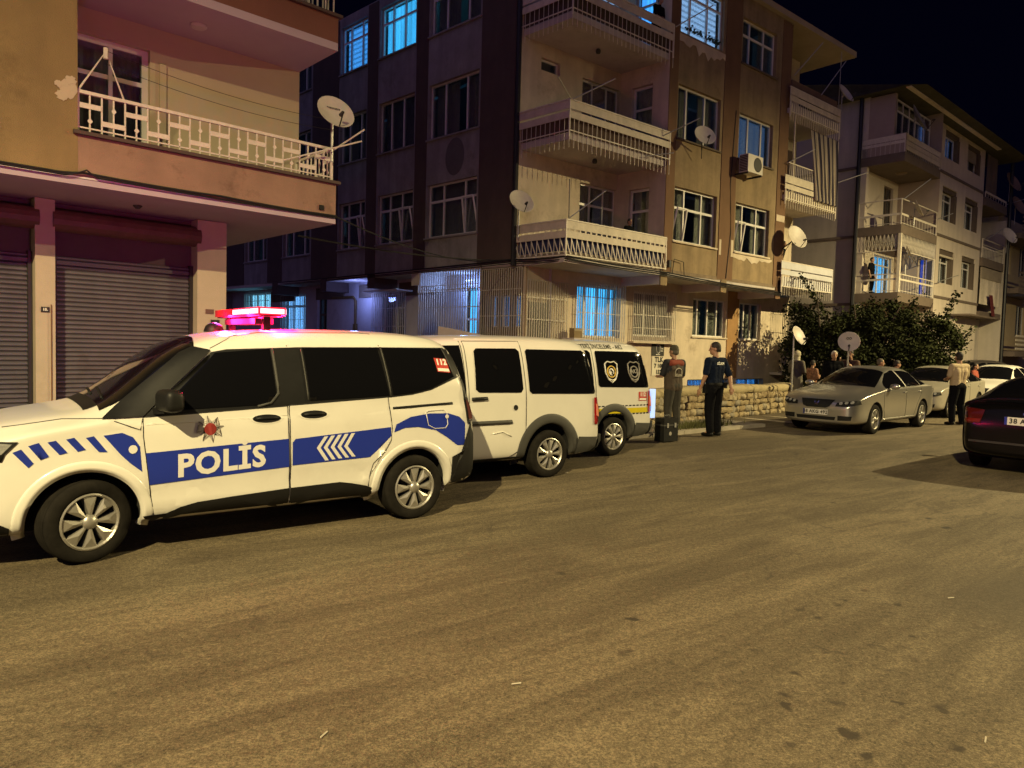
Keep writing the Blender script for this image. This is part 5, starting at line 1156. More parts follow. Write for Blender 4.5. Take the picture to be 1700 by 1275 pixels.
for i in range(16):
    a = PI * i / 8 + .2; c1.line('emblem_ray', [(.87 + .05 * math.cos(a), .935 + .05 * math.sin(a)), (.87 + (.1 if i % 2 == 0 else .055) * math.cos(a), .935 + (.105 if i % 2 == 0 else .055) * math.sin(a))], 'side', .0022, GREYPL, .008, em)
stk = c1.film('sticker', [[(2.94, 1.51), (3.08, 1.50), (3.095, 1.37), (2.955, 1.38)]], 'side', .0105, RED); c1.letters('lettering', '112', .075, 3.015, 1.468, 'side', .0125, WHT, .004, parent=stk); c1.film('sticker_band', [[(2.96, 1.415), (3.085, 1.408), (3.088, 1.38), (2.962, 1.387)]], 'side', .0122, WHT, stk)
fc = [(2.80, 1.0), (2.83, 1.015), (3.0, 1.02), (3.03, .99), (3.045, .88), (3.02, .845), (2.9, .845), (2.83, .88)]
c1.line('fuel_flap', fc, 'side', .004, SILVERF, .005, closed=True); c1.film('fuel_lock', [[(3.03 + .02 * math.cos(PI * i / 5), .955 + .02 * math.sin(PI * i / 5)) for i in range(10)]], 'side', .012, SILVERF)
c1.film('side_badge', [[(.33 + .03 * math.cos(PI * i / 6), .81 + .032 * math.sin(PI * i / 6)) for i in range(12)]], 'side', .008, SILVERF)
c1.line('belt_crease', [(.42, .995), (1.2, 1.0)], 'side', .002, WHITEP, .002)
# mirror, aerial roof bar
y0 = c1.pt('side', .5, 1.1, 0).y
for sg in (1, -1):
    mi = rbox('wing_mirror', (.555, sg * (y0 - .15), 1.17), (.14, .235, .165), .05, BLACK, v1, Matrix.Rotation(rad(sg * 14), 4, 'Z').to_euler())
    ma = MB(); ma.bar((.49, sg * (y0 + .03), 1.08), (.55, sg * (y0 - .12), 1.10), .07, .05); ma.build('mirror_arm', BLACK, mi)
    mg = MB(); mg.box(.627, .632, *sorted((sg * (y0 - .06), sg * (y0 - .24))), 1.11, 1.23); mg.build('mirror_glass', CARGLASS, mi)
REDL = mat('red_light_lens', (.5, .01, .02), .2, emit=(1, .008, .03), es=1.5); REDW = mat('red_lamp_core', (.5, .1, .1), .2, emit=(1, .30, .33), es=4.5); REDD = mat('dim_red_lens', (.20, .008, .015), .15, emit=(1, .01, .03), es=.12)  # dim lens: unlit segment given a faint put-in glow
lbx = 1.42
lb = MB(); lb.box(lbx - .10, lbx + .10, -.64, .64, 1.840, 1.850); lbo = lb.build('light_bar', DARKM, v1)
for i, (ya, yb, mm) in enumerate(((-.66, -.44, REDL), (-.43, -.20, REDL), (-.19, .06, REDL), (.07, .3, REDD), (.31, .66, REDD))): 
    sg_ = MB().box(lbx - .115, lbx + .115, ya, yb, 1.851, 1.915).build('light_segment', mm, lbo)
    if mm is REDL: 
        MB().box(lbx - .125, lbx - .1155, ya + .015, yb - .015, 1.862, 1.903).build('lamp_core', REDW, sg_); MB().box(lbx + .1155, lbx + .125, ya + .015, yb - .015, 1.862, 1.903).build('lamp_core', REDW, sg_)
        if ya < -.6: MB().box(lbx - .10, lbx + .10, ya - .009, ya - .0005, 1.862, 1.903).build('lamp_core', REDW, sg_)
for y in (-.5, .5): MB().box(lbx - .03, lbx + .03, y - .025, y + .025, 1.72, 1.839).build('bar_foot', BLACK, lbo)
MB().box(lbx - .08, lbx + .08, -.45, .45, 1.775, 1.825).build('bar_housing', BLACK, lbo)
dm = MB(); dm.lathe([(.11, 0), (.11, .02), (.09, .07), (.05, .1), (.001, .11)], 18, Matrix.Translation((1.18, .22, 1.70)) @ Matrix.Scale(.8, 4)); dm.build('roof_beacon', BLACK, v1, True)
rl_ = bpy.data.lights.new('bar_glow', 'POINT'); rl_.energy = 60; rl_.color = (1, .005, .07); rl_.shadow_soft_size = .05
for xx, yy, zz in ((lbx + .14, -.5, 1.815), (lbx - .14, -.3, 1.815), (lbx + .14, .0, 1.815), (lbx - .16, .3, 1.815), (lbx + .2, -.2, 1.93)): lo = link('bar_glow', rl_, lbo, (xx, yy, zz))
bl_ = bpy.data.lights.new('bar_blue_fill', 'POINT'); bl_.energy = 95; bl_.color = (.16, .10, 1.0); bl_.shadow_soft_size = .1; link('bar_blue_fill', bl_, lbo, (lbx - .05, .5, 1.99))  # blue fill lamp added above the unlit far segments
r2l = bpy.data.lights.new('bar_red', 'POINT'); r2l.energy = 55; r2l.color = (1, .02, .08); r2l.shadow_soft_size = .1; link('bar_red', r2l, lbo, (lbx + .2, .1, 1.93))
wheel(v1, .03, -.77, .30, .30, .205, 8, .62, -1, rad(17), .21); wheel(v1, 2.70, -.775, .30, .30, .205, 8, .62, -1, 0, .21)
wheel(v1, .03, .77, .30, .30, .205, 8, .62, 1, rad(17), .21); wheel(v1, 2.70, .775, .30, .30, .205, 8, .62, 1, 0, .21)

# --- the two older police vans behind it
def old_van(label, u, v, third):
    r = thing('police_van', label, 'police van', VO + Vu * u + Vv * (v + .86), VY, 'white police vans parked in line')
    ST = [(-3.42, .26, .48, .60, .62, .54), (-3.40, .24, .58, .78, .70, .6), (-3.28, .22, .74, .94, .80, .68), (-3.0, .22, .86, 1.02, .85, .72), (-2.72, .22, .92, 1.08, .86, .74), (-2.5, .22, .96, 1.28, .86, .70), (-2.2, .22, 1.0, 1.56, .86, .68), (-1.95, .22, 1.04, 1.68, .86, .69), (-1.5, .22, 1.05, 1.755, .86, .71), (-.6, .22, 1.05, 1.79, .86, .72), (.3, .22, 1.05, 1.79, .86, .72), (.62, .22, 1.05, 1.765, .855, .72), (.74, .24, 1.04, 1.70, .84, .70), (.82, .26, .98, 1.40, .82, .70), (.885, .30, .70, 1.0, .80, .70), (.90, .34, .56, .76, .78, .68)]
    c = Car(r, ST, WHITEP, [(-2.66, .30), (0, .30)], .40)
    c.flares(.39, .515, GREYPL, .014)
    wl = [[(-.36, 1.585), (-.33, 1.615), (.60, 1.615), (.69, 1.57), (.77, 1.46), (.79, 1.08), (.76, 1.05), (-.31, 1.07), (-.35, 1.10)], [(-1.12, 1.575), (-1.08, 1.61), (-.50, 1.62), (-.455, 1.585), (-.445, 1.13), (-.48, 1.085), (-1.10, 1.095), (-1.145, 1.13)], [(-2.35, 1.10), (-2.05, 1.55), (-1.9, 1.62), (-1.30, 1.64), (-1.28, 1.10)]]
    for nm, pl in zip(('rear_side_window', 'middle_side_window', 'front_side_window'), wl):
        g = c.film(nm, [pl], 'side', .006, CARGLASS)
    sl = [(-1.24, 1.69), (-.42, 1.71), (-.395, .95), (-.395, .42), (-.62, .30), (-1.24, .30)]
    d = c.film('sliding_door', [sl + []], 'side', .002, WHITEP) if False else None
    c.line('shut_line', sl, 'side', .0045, DARKM, .002, closed=True); c.line('shut_line', [(-1.28, 1.69), (-1.28, .3)], 'side', .0045, DARKM, .002)
    c.line('roof_gutter', [(-1.3, 1.715), (-.43, 1.725), (.65, 1.71)], 'side', .006, WHITEP, .002)
    hd = c.line('door_handle', [(-1.20, 1.02), (-.99, 1.025)], 'side', .022, BLACK, .012); c.film('fuel_cap', [[(-.56 + .034 * math.cos(PI * i / 6), .905 + .034 * math.sin(PI * i / 6)) for i in range(12)]], 'side', .006, BLACK)
    c.line('rub_strip', [(-2.2, .735), (-.62, .735)], 'side', .026, GREYPL, .004); c.line('door_crease', [(-.9, .60), (-.75, .62), (-.62, .56)], 'side', .008, WHITEP, .003)
    c.film('sill', [[(-2.2, .24), (-.5, .24), (-.5, .30), (-2.2, .30)]], 'side', .008, CLAD)
    c.film('rear_bumper', [[(.45, .28), (.47, .50), (.92, .47), (.92, .30)]], 'side', .022, GREYPL); c.film('rear_bumper', [[(-.78, .30), (.78, .30), (.78, .50), (-.78, .50)]], 'rear', .06, GREYPL)
    t = c.film('tail_light', [[(.755, 1.0), (.865, 1.0), (.905, .64), (.77, .645)]], 'side', .014, TAILR); c.film('tail_lens', [[(.79, .92), (.85, .9), (.875, .74), (.81, .76)]], 'side', .018, mat('bright_lens', (.6, .2, .12), .15, emit=(1, .2, .1), es=.12), t)
    t2 = c.film('tail_light', [[(-.80, .66), (-.66, .66), (-.66, 1.0), (-.8, 1.0)]], 'rear', .014, TAILR)
    c.film('rear_window', [[(-.6, 1.08), (.6, 1.08), (.55, 1.55), (-.55, 1.55)]], 'rear', .006, CARGLASS); plate_on(c, '38 A', 'rear', 0, .72)
    for x in (-2.66, 0):
        wheel(r, x, -.76, .30, .30, .205, 9, .55, -1, 0, .2); wheel(r, x, .76, .30, .30, .205, 9, .55, 1, 0, .2)
    y0 = c.pt('side', -2.2, 1.1, 0).y
    mi = MB(); mi.ell((-2.2, y0 - .14, 1.18), (.07, .11, .11), 12, 8); mi.build('wing_mirror', BLACK, r, True)
    wsn = c.film('windscreen', [[(-2.72, -.62), (-2.72, .62), (-2.0, .55), (-2.0, -.55)]], 'top', .006, CARGLASS)
    return r, c
r2, c2 = old_van('white police van with plain doors and grey wheel arches, middle of the three vans', 5.233, 1.05, False)
# faint things behind the glass: window bars and a folded stretcher edge catch the lamp
r3, c3 = old_van('white crime scene van at the far end with shield emblems on its rear window', 7.324, 2.01, True)
c3.letters('lettering', 'OLAY YERİ İNCELEME - AKİ', .088, -.30, 1.678, 'side', .008, DK, .002, .95)
for cx, mm, tx in ((-.06, GOLD, ''), (.44, mat('grey_print', (.22, .20, .18), .6), 'AKİ')):
    shl = [(cx - .13, 1.42), (cx - .07, 1.455), (cx, 1.44), (cx + .07, 1.455), (cx + .13, 1.42), (cx + .125, 1.28), (cx + .07, 1.18), (cx, 1.135), (cx - .07, 1.18), (cx - .125, 1.28)]
    e = c3.line('shield_emblem', shl, 'side', .011, WHT if tx == '' else mm, .012, closed=True)
    c3.line('emblem_ring', [(cx + .085 * math.cos(PI * i / 9), 1.30 + .085 * math.sin(PI * i / 9)) for i in range(18)], 'side', .012, mm, .012, e, True)
    if tx: c3.letters('lettering', tx, .085, cx, 1.305, 'side', .014, mm, .003, parent=e)
    else: c3.film('emblem_centre', [[(cx + .055 * math.cos(PI * i / 7), 1.30 + .055 * math.sin(PI * i / 7)) for i in range(14)]], 'side', .013, WHT, e); c3.line('emblem_mark', [(cx - .02, 1.33), (cx + .02, 1.30), (cx + .01, 1.27), (cx + .04, 1.25)], 'side', .012, BLACK, .016, e)
    c3.line('emblem_scroll', [(cx - .07, 1.195), (cx, 1.17), (cx + .07, 1.195)], 'side', .010, WHT if tx == '' else mm, .012, e)
stk = c3.film('sticker', [[(.53, .985), (.73, .98), (.735, .84), (.535, .845)]], 'side', .006, RED); c3.letters('lettering', '112', .085, .632, .94, 'side', .008, WHT, .004, parent=stk); c3.film('sticker_band', [[(.55, .885), (.72, .88), (.72, .85), (.55, .855)]], 'side', .008, WHT, stk)
YEL = mat('yellow_band_film', (.55, .44, .01), .4)
c3.film('yellow_band', [[(-1.24, .745), (.77, .735), (.775, .655), (-1.24, .665)]], 'side', .004, YEL)
for k in range(24):
    x = -1.2 + k * .084
    for z in (.765, .635): c3.film('dash', [[(x, z), (x + .055, z), (x + .062, z + .018), (x + .007, z + .018)]], 'side', .004, BLACK)
# open tailgate side: load bay edge, the lamplight on it put in as emission
gl = MB(); gl.box(.905, .985, -.80, -.74, .55, 1.02); gl.build('lit_bay_edge', mat('bay_edge_glow', (.5, .5, .6), .5, emit=(.22, .5, 1), es=1.0), r3)

# --- saloons
def saloon(label, name, loc, yaw, paint, L=4.66, H=1.44, W=.88, wb=2.70, fo=.93, grp='parked cars', spokes=5, wide=.42, plate=None, rearplate=None, hatch=False, R=.315):
    r = thing(name, label, 'car', loc, yaw, grp); ro = L - wb
    f = fo; b = L - wb - fo + wb     # rear end x
    hb = .96 * H / 1.44
    k = H / 1.44
    ST = [(-f, .26, .46, .56, .55, .45), (-f + .03, .22, .56, .68, .68, .55), (-f + .18, .2, .66, .78, .80, .62), (-.5, .19, .78, .86, .86, .68), (-.05, .19, .84, .93, W, .70), (.32, .19, .87, .98, W, .72), (.55, .19, .90, 1.05 * k, W, .68), (.9, .19, .91, 1.25 * k, W, .60), (1.25, .19, .92, 1.39 * k, W, .57), (1.7, .19, .93, H, W, .57), (2.25, .19, .94, 1.435 * k, W, .57), (2.65, .19, .95, 1.385 * k, W, .57)]
    if hatch: ST += [(3.0, .2, .97, 1.22 * k, W, .58), (b - .28, .22, .96, 1.08, .84, .62), (b - .1, .26, .85, .98, .78, .6), (b, .3, .6, .75, .68, .55)]
    else: ST += [(2.95, .19, .96, 1.265 * k, W, .585), (3.25, .2, .96, 1.09, .87, .64), (b - .35, .22, .95, 1.04, .85, .68), (b - .1, .25, .88, 1.01, .80, .64), (b - .02, .28, .74, .86, .74, .6), (b, .32, .56, .68, .66, .54)]
    c = Car(r, ST, paint, [(0, R), (wb, R)], R + .055)
    gp = [(.52, .965), (.78, 1.10 * k), (1.15, 1.29 * k), (1.55, 1.365 * k), (2.2, 1.35 * k), (2.62, 1.245 * k), (2.92, 1.09 * k), (3.0, 1.01)]
    bot = [(3.0, 1.0), (2.0, .975), (1.2, .955), (.55, .94)]
    for ax in ('side', 'far'):
        c.film('front_side_window', [[(.60, .965), (.80, 1.085 * k), (1.16, 1.265 * k), (1.5, 1.335 * k), (1.62, 1.34 * k), (1.66, .985)]], ax, .005, CARGLASS)
        c.film('rear_side_window', [[(1.72, .987), (1.70, 1.335 * k), (2.2, 1.33 * k), (2.55, 1.285 * k), (2.58, 1.01)]], ax, .005, CARGLASS); c.film('quarter_window', [[(2.62, 1.01), (2.60, 1.275 * k), (2.80, 1.215 * k), (2.98, 1.09 * k), (3.0, 1.03)]], ax, .005, CARGLASS)
        c.line('window_trim', [(.58, .955), (1.7, .975), (2.9, 1.015)], ax, .006, CHROME if paint != BLACKP else DARKM, .004)
    c.film('windscreen', [[(.40, -.66), (.36, 0), (.40, .66), (1.20, .53), (1.26, 0), (1.20, -.53)]], 'top', .005, CARGLASS)
    c.film('rear_window', [[(2.62, -.50), (2.58, 0), (2.62, .50), (3.2, .58), (3.24, 0), (3.2, -.58)]], 'top', .005, CARGLASS)
    for ax in ('side', 'far'):
        for pl in ([(.42, .94), (.40, .5), (.52, .26), (1.66, .26), (1.70, .97)], [(1.70, .97), (1.66, .26), (2.20, .28), (2.36, .55), (2.62, .8), (2.62, 1.0)]): c.line('shut_line', pl, ax, .004, DARKM, .001)
        for hx in (1.5, 2.44): c.line('door_handle', [(hx, .86), (hx + .17, .868)], ax, .014, paint, .012)
    sl = c.line('sill_strip', [(.42, .30), (2.26, .30)], 'side', .02, paint, .004)
    for sy in (-1, 1):
        y0 = c.pt('side', .78, .98, 0).y * -sy
        mi = MB(); mi.ell((.76, y0 + sy * .13 if sy > 0 else -abs(y0) - .13, 1.0), (.06, .11, .065), 14, 8); mi.build('wing_mirror', paint, r, True)
    for sy in (-1, 1):
        h = c.film('headlight', [[(sy * .80, .73), (sy * .42, .665), (sy * .40, .59), (sy * .66, .595), (sy * .82, .65)]], 'front', .012, BLACK); 
        for q in (.50, .60, .70): c.film('headlight_bulb', [[(sy * q + .035 * math.cos(PI * i / 5), .655 + (q - .5) * .12 + .03 * math.sin(PI * i / 5)) for i in range(10)]], 'front', .02, CLEARL, h)
        c.film('fog_lamp', [[(sy * .46, .30), (sy * .70, .31), (sy * .72, .40), (sy * .46, .40)]], 'front', .008, BLACK)
        t = c.film('tail_light', [[(sy * .80, .93), (sy * .52, .91), (sy * .56, .72), (sy * .82, .70)]], 'rear', .012, mat('dark_red_lens', (.06, .006, .005), .12)); c.film('tail_lens', [[(sy * .79, .78), (sy * .56, .78), (sy * .57, .73), (sy * .80, .73)]], 'rear', .016, mat('red_reflector', (.14, .01, .008), .12), t)
    c.film('grille', [[(-.36, .72), (.36, .72), (.28, .58), (.2, .55), (-.2, .55), (-.28, .58)]], 'front', .008, BLACK); c.film('lower_grille', [[(-.40, .30), (.40, .30), (.42, .37), (-.42, .37)]], 'front', .008, BLACK)
    c.film('badge', [[(-.05, .68), (-.03, .68), (-.02, .65), (.02, .65), (.03, .68), (.05, .68), (.035, .60), (.015, .60), (.012, .63), (-.012, .63), (-.015, .60), (-.035, .60)]], 'front', .016, CHROME)
    c.film('rear_bumper_strip', [[(-.7, .44), (.7, .44), (.7, .47), (-.7, .47)]], 'rear', .012, DARKM)
    if plate: plate_on(c, plate, 'front', 0, .455)
    if rearplate: plate_on(c, rearplate, 'rear', 0, .78)
    for x in (0, wb):
        wheel(r, x, -.76, R, R, R * .68, spokes, wide, -1, 0, .2); wheel(r, x, .76, R, R, R * .68, spokes, wide, 1, 0, .2)
    return r, c
def at_wheel(gx, gy, yaw):   # centre-line origin from the near-side front wheel contact
    return Vector((gx, gy, 0)) + Vector((-math.sin(yaw), math.cos(yaw), 0)) * .86
ay = rad(42.5)
rs_, cs_ = saloon('silver saloon car facing left with plate 38 AKG 492', 'parked_car', at_wheel(7.71, 15.26, ay), ay, SILVERP, plate='38 AKG 492', wb=2.78, L=4.75)
saloon('pale beige saloon parked behind the silver car, mirror beside the man in the shirt', 'parked_car', at_wheel(12.15, 20.0, ay), ay, LIGHTP, L=4.4, wb=2.6, fo=.85, grp='parked cars', spokes=7)
saloon('cream white car behind the black one, only roof, windscreen and bonnet showing', 'parked_car', at_wheel(16.4, 23.6, ay), ay, WHITEP, L=4.4, H=1.5, wb=2.6, fo=.85, spokes=7)
saloon('dark estate car parked below the deep blue window with its tailgate showing', 'parked_car', Vector((17.2, 29.2, 0)), rad(10), mat('dark_grey_paint', (.035, .03, .028), .3, var=.05, coat=.5), L=4.6, H=1.65, hatch=True, spokes=7)
by = rad(222)
rb_, cb_ = saloon('black saloon seen from behind at the right edge with plate 38 ALM', 'parked_car', Vector((9.78, 12.39, 0)), by, BLACKP, rearplate='38 ALM 3', L=4.3, H=1.42, wb=2.6, fo=.82, spokes=6)
cb_.film('lit_badge', [[(-.05, .87), (.05, .87), (.05, .90), (-.05, .90)]], 'rear', .012, CHROME)

# ------------------------------------------------------------------ people
SKIN = mat('skin', (.36, .20, .12), .55, var=.08, scale=9)
HAIRD = mat('dark_hair', (.018, .013, .010), .7, var=.3, scale=40); HAIRW = mat('white_hair', (.55, .50, .42), .8, var=.2, scale=40); HAIRG = mat('grey_brown_hair', (.10, .085, .06), .8, var=.3, scale=40)
NAVY = mat('navy_uniform', (.006, .010, .024), .9, var=.35, scale=14, bump=.6, bscale=26, spec=.1); DTROU = mat('dark_trousers', (.0045, .0045, .006), .9, var=.4, scale=10, bump=.6, bscale=20, spec=.08)
VEST = mat('brown_grey_vest', (.060, .042, .028), .85, var=.25, scale=12, bump=.4, bscale=25); REDV = mat('red_shoulder_cloth', (.20, .035, .018), .85, var=.15); SHOE = mat('black_shoe', (.006, .0055, .005), .6, spec=.2)
KHAKI = mat('grey_work_trousers', (.030, .027, .020), .85, var=.25, scale=10, bump=.4, bscale=20)
def limb(bm, pts):
    """tapered chain of (point, radius): cones with round joints"""
    for (p, r), (q, s) in zip(pts, pts[1:]):
        p, q = Vector(p), Vector(q); d = q - p
        if d.length < 1e-4: continue
        M = Matrix.Translation((p + q) / 2) @ d.to_track_quat('Z', 'Y').to_matrix().to_4x4()
        bmesh.ops.create_cone(bm, cap_ends=True, segments=14, radius1=r, radius2=s, depth=d.length, matrix=M)
    for p, r in pts: bmesh.ops.create_icosphere(bm, subdivisions=2, radius=r, matrix=Matrix.Translation(p))
def ball(bm, c, r): bmesh.ops.create_icosphere(bm, subdivisions=3, radius=1, matrix=Matrix.Translation(c) @ Matrix.Diagonal((*r, 1)))
def skinned(name, bm, m, parent, vox):
    me = bpy.data.meshes.new(name); bm.to_mesh(me); bm.free(); o = link(name, me)
    rm = o.modifiers.new('r', 'REMESH'); rm.mode = 'VOXEL'; rm.voxel_size = vox
    sm_ = o.modifiers.new('s', 'SMOOTH'); sm_.factor = .5; sm_.iterations = 9 if name in ('shirt', 'vest', 'trousers') else 4
    f = eval_mesh(o); f.materials.clear(); f.materials.append(m); smooth_mesh(f); o.modifiers.clear(); o.data = f; o.parent = parent; return o
def person(label, loc, yaw, h=1.75, hair=HAIRD, top=NAVY, bottom=DTROU, arms=None, head_yaw=0.0, head_tilt=0.0, vox=.013, group=None, sleeve='short', scarf=None, coat=None, stance=.10, lean=0.0, legs=True, build=1.0):
    """adult facing local +y, feet at the origin; arms = (elbow L, wrist L, elbow R, wrist R)"""
    r = thing('person', label, 'person', loc, yaw, group); k = h / 1.75; b_ = build
    def P(x, y, z): return Vector((x * k, (y + lean * max(0, z - .9)) * k, z * k))
    arms = arms or ((-.25, -.03, 1.14), (-.27, .05, .88), (.25, -.03, 1.14), (.27, .05, .88))
    sh = {-1: P(-.20 * b_, -.01, 1.42), 1: P(.20 * b_, -.01, 1.42)}; el = {-1: P(*arms[0]), 1: P(*arms[2])}; wr = {-1: P(*arms[1]), 1: P(*arms[3])}
    hip = {s: P(s * .085, 0, .92) for s in (-1, 1)}; kn = {s: P(s * (.05 + stance * .5), .025, .50) for s in (-1, 1)}; an = {s: P(s * stance, -.02, .09) for s in (-1, 1)}
    bm = bmesh.new()
    for x in (-1, 1): limb(bm, [(P(x * .06, 0, .95), .09 * k), (P(x * .06, .01, 1.1), .085 * k), (P(x * .07, 0, 1.3), .09 * k), (P(x * .06, -.01, 1.40), .07 * k)])
    limb(bm, [(P(0, 0, 1.0), .085 * k), (P(0, -.01, 1.42), .07 * k), (P(0, -.005, 1.50), .058 * k), (P(0, .012, 1.585), .054 * k)])
    for s in (-1, 1):
        limb(bm, [(P(0, -.01, 1.41), .08 * k), (sh[s], .058 * k), (el[s], .043 * k), (wr[s], .029 * k)])
        if legs: limb(bm, [(hip[s], .085 * k), (kn[s], .056 * k), (an[s], .038 * k), (an[s] + Vector((s * .015, .12 * k, -.05 * k)), .034 * k)])
        d = (wr[s] - el[s]).normalized(); side = d.cross(Vector((0, 1, 0))); side = side.normalized() if side.length > .1 else Vector((1, 0, 0)); up = d.cross(side)
        pc = wr[s] + d * .05 * k
        limb(bm, [(wr[s], .027 * k), (pc + up * .012, .032 * k), (pc - up * .018, .030 * k), (wr[s] + d * .085 * k, .030 * k)])
        for f_ in range(4):
            o_ = up * (.027 - .018 * f_) * k; ln_ = (.062, .072, .067, .052)[f_] * k; base = wr[s] + d * .09 * k + o_
            m_ = base + d * ln_ * .55; e_ = m_ + (d * .75 + side * .55 * -s).normalized() * ln_ * .5
            limb(bm, [(base, .0105 * k), (m_, .0095 * k), (e_, .008 * k)])
        tb = wr[s] + d * .035 * k + up * .03 * k; limb(bm, [(tb, .013 * k), (tb + (up * .7 + d * .8).normalized() * .035 * k, .0115 * k), (tb + (up * .45 + d * 1.2).normalized() * .065 * k, .009 * k)])
    # head
    hc = P(0, .025, 1.645); R = Matrix.Rotation(head_yaw, 3, 'Z') @ Matrix.Rotation(-head_tilt, 3, 'X')
    def Hd(x, y, z): return hc + R @ (Vector((x, y, z)) * k)
    hb = bmesh.new(); ball(hb, (0, -.005, .025), (.076, .094, .098)); ball(hb, (0, .025, -.045), (.058, .068, .072)); ball(hb, (0, .05, -.085), (.035, .036, .03))
    limb(hb, [((0, .085, .018), .012), ((0, .108, -.022), .015)]); ball(hb, (0, .088, -.058), (.026, .012, .008)); ball(hb, (0, .088, -.070), (.022, .011, .007))
    for s in (-1, 1): ball(hb, (s * .078, -.008, -.012), (.012, .022, .032))
    for v in hb.verts: v.co = Hd(*v.co)
    mh = bpy.data.meshes.new('h'); hb.to_mesh(mh); hb.free(); bm.from_mesh(mh); bpy.data.meshes.remove(mh)
    body = skinned('body', bm, SKIN, r, vox)
    for s in (-1, 1): e = MB(); e.ell(Hd(s * .031, .083, .008), (.011 * k, .011 * k, .008 * k), 8, 6); e.build('eye', DK, body)
    if hair and not scarf:
        q = bmesh.new(); ball(q, (0, -.016, .040), (.082, .098, .094)); ball(q, (0, -.045, -.01), (.072, .068, .08))
        bmesh.ops.delete(q, geom=[f for f in q.faces if (f.calc_center_median().y > .055 and f.calc_center_median().z < .085) or f.calc_center_median().z < -.062 or (abs(f.calc_center_median().x) > .06 and f.calc_center_median().z < -.0 and f.calc_center_median().y > -.02)], context='FACES')
        for v in q.verts: v.co = Hd(*(v.co + Vector([random.uniform(-.003, .003) for _ in range(3)])))
        me = bpy.data.meshes.new('hair'); q.to_mesh(me); q.free(); me.materials.append(hair); smooth_mesh(me); ho = link('hair', me, body); so = ho.modifiers.new('t', 'SOLIDIFY'); so.thickness = .006
    if scarf:
        q = bmesh.new(); ball(q, (0, -.02, .03), (.098, .118, .118)); ball(q, (0, -.02, -.09), (.085, .09, .09)); ball(q, (0, -.03, -.17), (.12, .10, .07))
        for v in q.verts: v.co = Hd(*v.co)
        so = skinned('headscarf', q, scarf, body, .014)
        for v in so.data.vertices:   # leave the face free
            l_ = R.inverted() @ (v.co - hc) / k
            if l_.y > .06 and abs(l_.x) < .06 and -.1 < l_.z < .07: v.co = v.co + (hc - v.co) * .35
    if top:
        t = bmesh.new(); limb(t, [(P(0, .0, .95), .105 * k), (P(0, .01, 1.1), .108 * k), (P(0, .0, 1.3), .118 * k), (P(0, -.01, 1.40), .09 * k)])
        for x in (-1, 1): limb(t, [(P(x * .07 * b_, 0, .93), .112 * k * b_), (P(x * .075 * b_, .015, 1.1), .112 * k * b_), (P(x * .10 * b_, 0, 1.3), .116 * k * b_), (P(x * .11 * b_, -.01, 1.40), .082 * k)])
        limb(t, [(P(0, -.005, 1.42), .085 * k), (P(0, -.0, 1.475), .068 * k)])
        for s in (-1, 1):
            end = sh[s].lerp(el[s], .86) if sleeve == 'short' else el[s]
            limb(t, [(P(0, -.01, 1.40), .09 * k), (sh[s], .073 * k), (end, .062 * k)])
            if sleeve == 'long': limb(t, [(el[s], .058 * k), (el[s].lerp(wr[s], .93), .042 * k)])
        skinned('shirt', t, top, body, vox)
    if coat:
        t = bmesh.new(); limb(t, [(P(0, 0, 1.15), .16 * k * b_), (P(0, 0, .8), .19 * k * b_), (P(0, 0, .3), .22 * k * b_), (P(0, 0, .22), .22 * k * b_)]); skinned('coat', t, coat, body, vox * 1.2)
    elif legs and bottom:
        t = bmesh.new(); limb(t, [(P(-.06, 0, .95), .122 * k * b_), (P(.06, 0, .95), .122 * k * b_)])
        for s in (-1, 1): limb(t, [(hip[s], .115 * k * b_), (kn[s], .088 * k), (an[s] + Vector((0, 0, .02)), .07 * k)])
        skinned('trousers', t, bottom, body, vox)
    if legs:
        for s in (-1, 1):
            t = bmesh.new()
            limb(t, [(an[s] + Vector((0, -.03 * k, -.035 * k)), .045 * k), (an[s] + Vector((s * .012, .08 * k, -.047 * k)), .042 * k), (an[s] + Vector((s * .018, .16 * k, -.055 * k)), .035 * k)])
            for v in t.verts: v.co.z = max(v.co.z, .004)
            skinned('shoe', t, SHOE, body, .011)
    r['k'] = k; return r, body, P, Hd
def back_word(parent, txt, P, z, y, size, m, bold=.004):
    vs, fs = text2d(txt, size, bold); mb = MB(); mb.add([(P(-a, y, z).x, P(0, y, z).y - .0 + abs(a) * .12, P(0, 0, z).z + b) for a, b in vs], fs); 
    me = mb.mesh('lettering', m); return link('lettering', me, parent)
# the two officers by the stone wall
ofc, ob, oP, oH = person('police officer in navy uniform standing with hands behind, POLİS across his shoulders', (3.95, 14.08, 0), rad(32), 1.82, HAIRD, NAVY, DTROU, arms=((-.27, -.02, 1.15), (-.30, .07, .90), (.27, -.12, 1.13), (.20, -.22, .93)), head_yaw=rad(42), head_tilt=rad(6), vox=.0085, stance=.10, group='officers beside the stone wall')
back_word(ob, 'POLİS', oP, 1.372, -.138, .062, WHT)
bl = MB(); bl.lathe([(.165, -.03), (.172, 0), (.165, .03)], 28, Matrix.Translation(oP(0, .0, .985)) @ Matrix.Diagonal((1.14, .80, 1, 1))); bl.build('belt', SHOE, ob, True)
hs_ = MB(); p = oP(-.22, .02, .93); hs_.box(p.x - .03, p.x + .03, p.y - .05, p.y + .05, p.z - .12, p.z + .06); hs_.build('holster', BLACK, ob); p = oP(.17, -.10, .97); MB().box(p.x - .03, p.x + .03, p.y - .03, p.y + .03, p.z - .06, p.z + .05).build('radio', BLACK, ob)
pt = MB(); pt.ell(oP(-.262, -.0, 1.31), (.012, .034, .036), 10, 8); pt.build('arm_badge', WHT, ob)
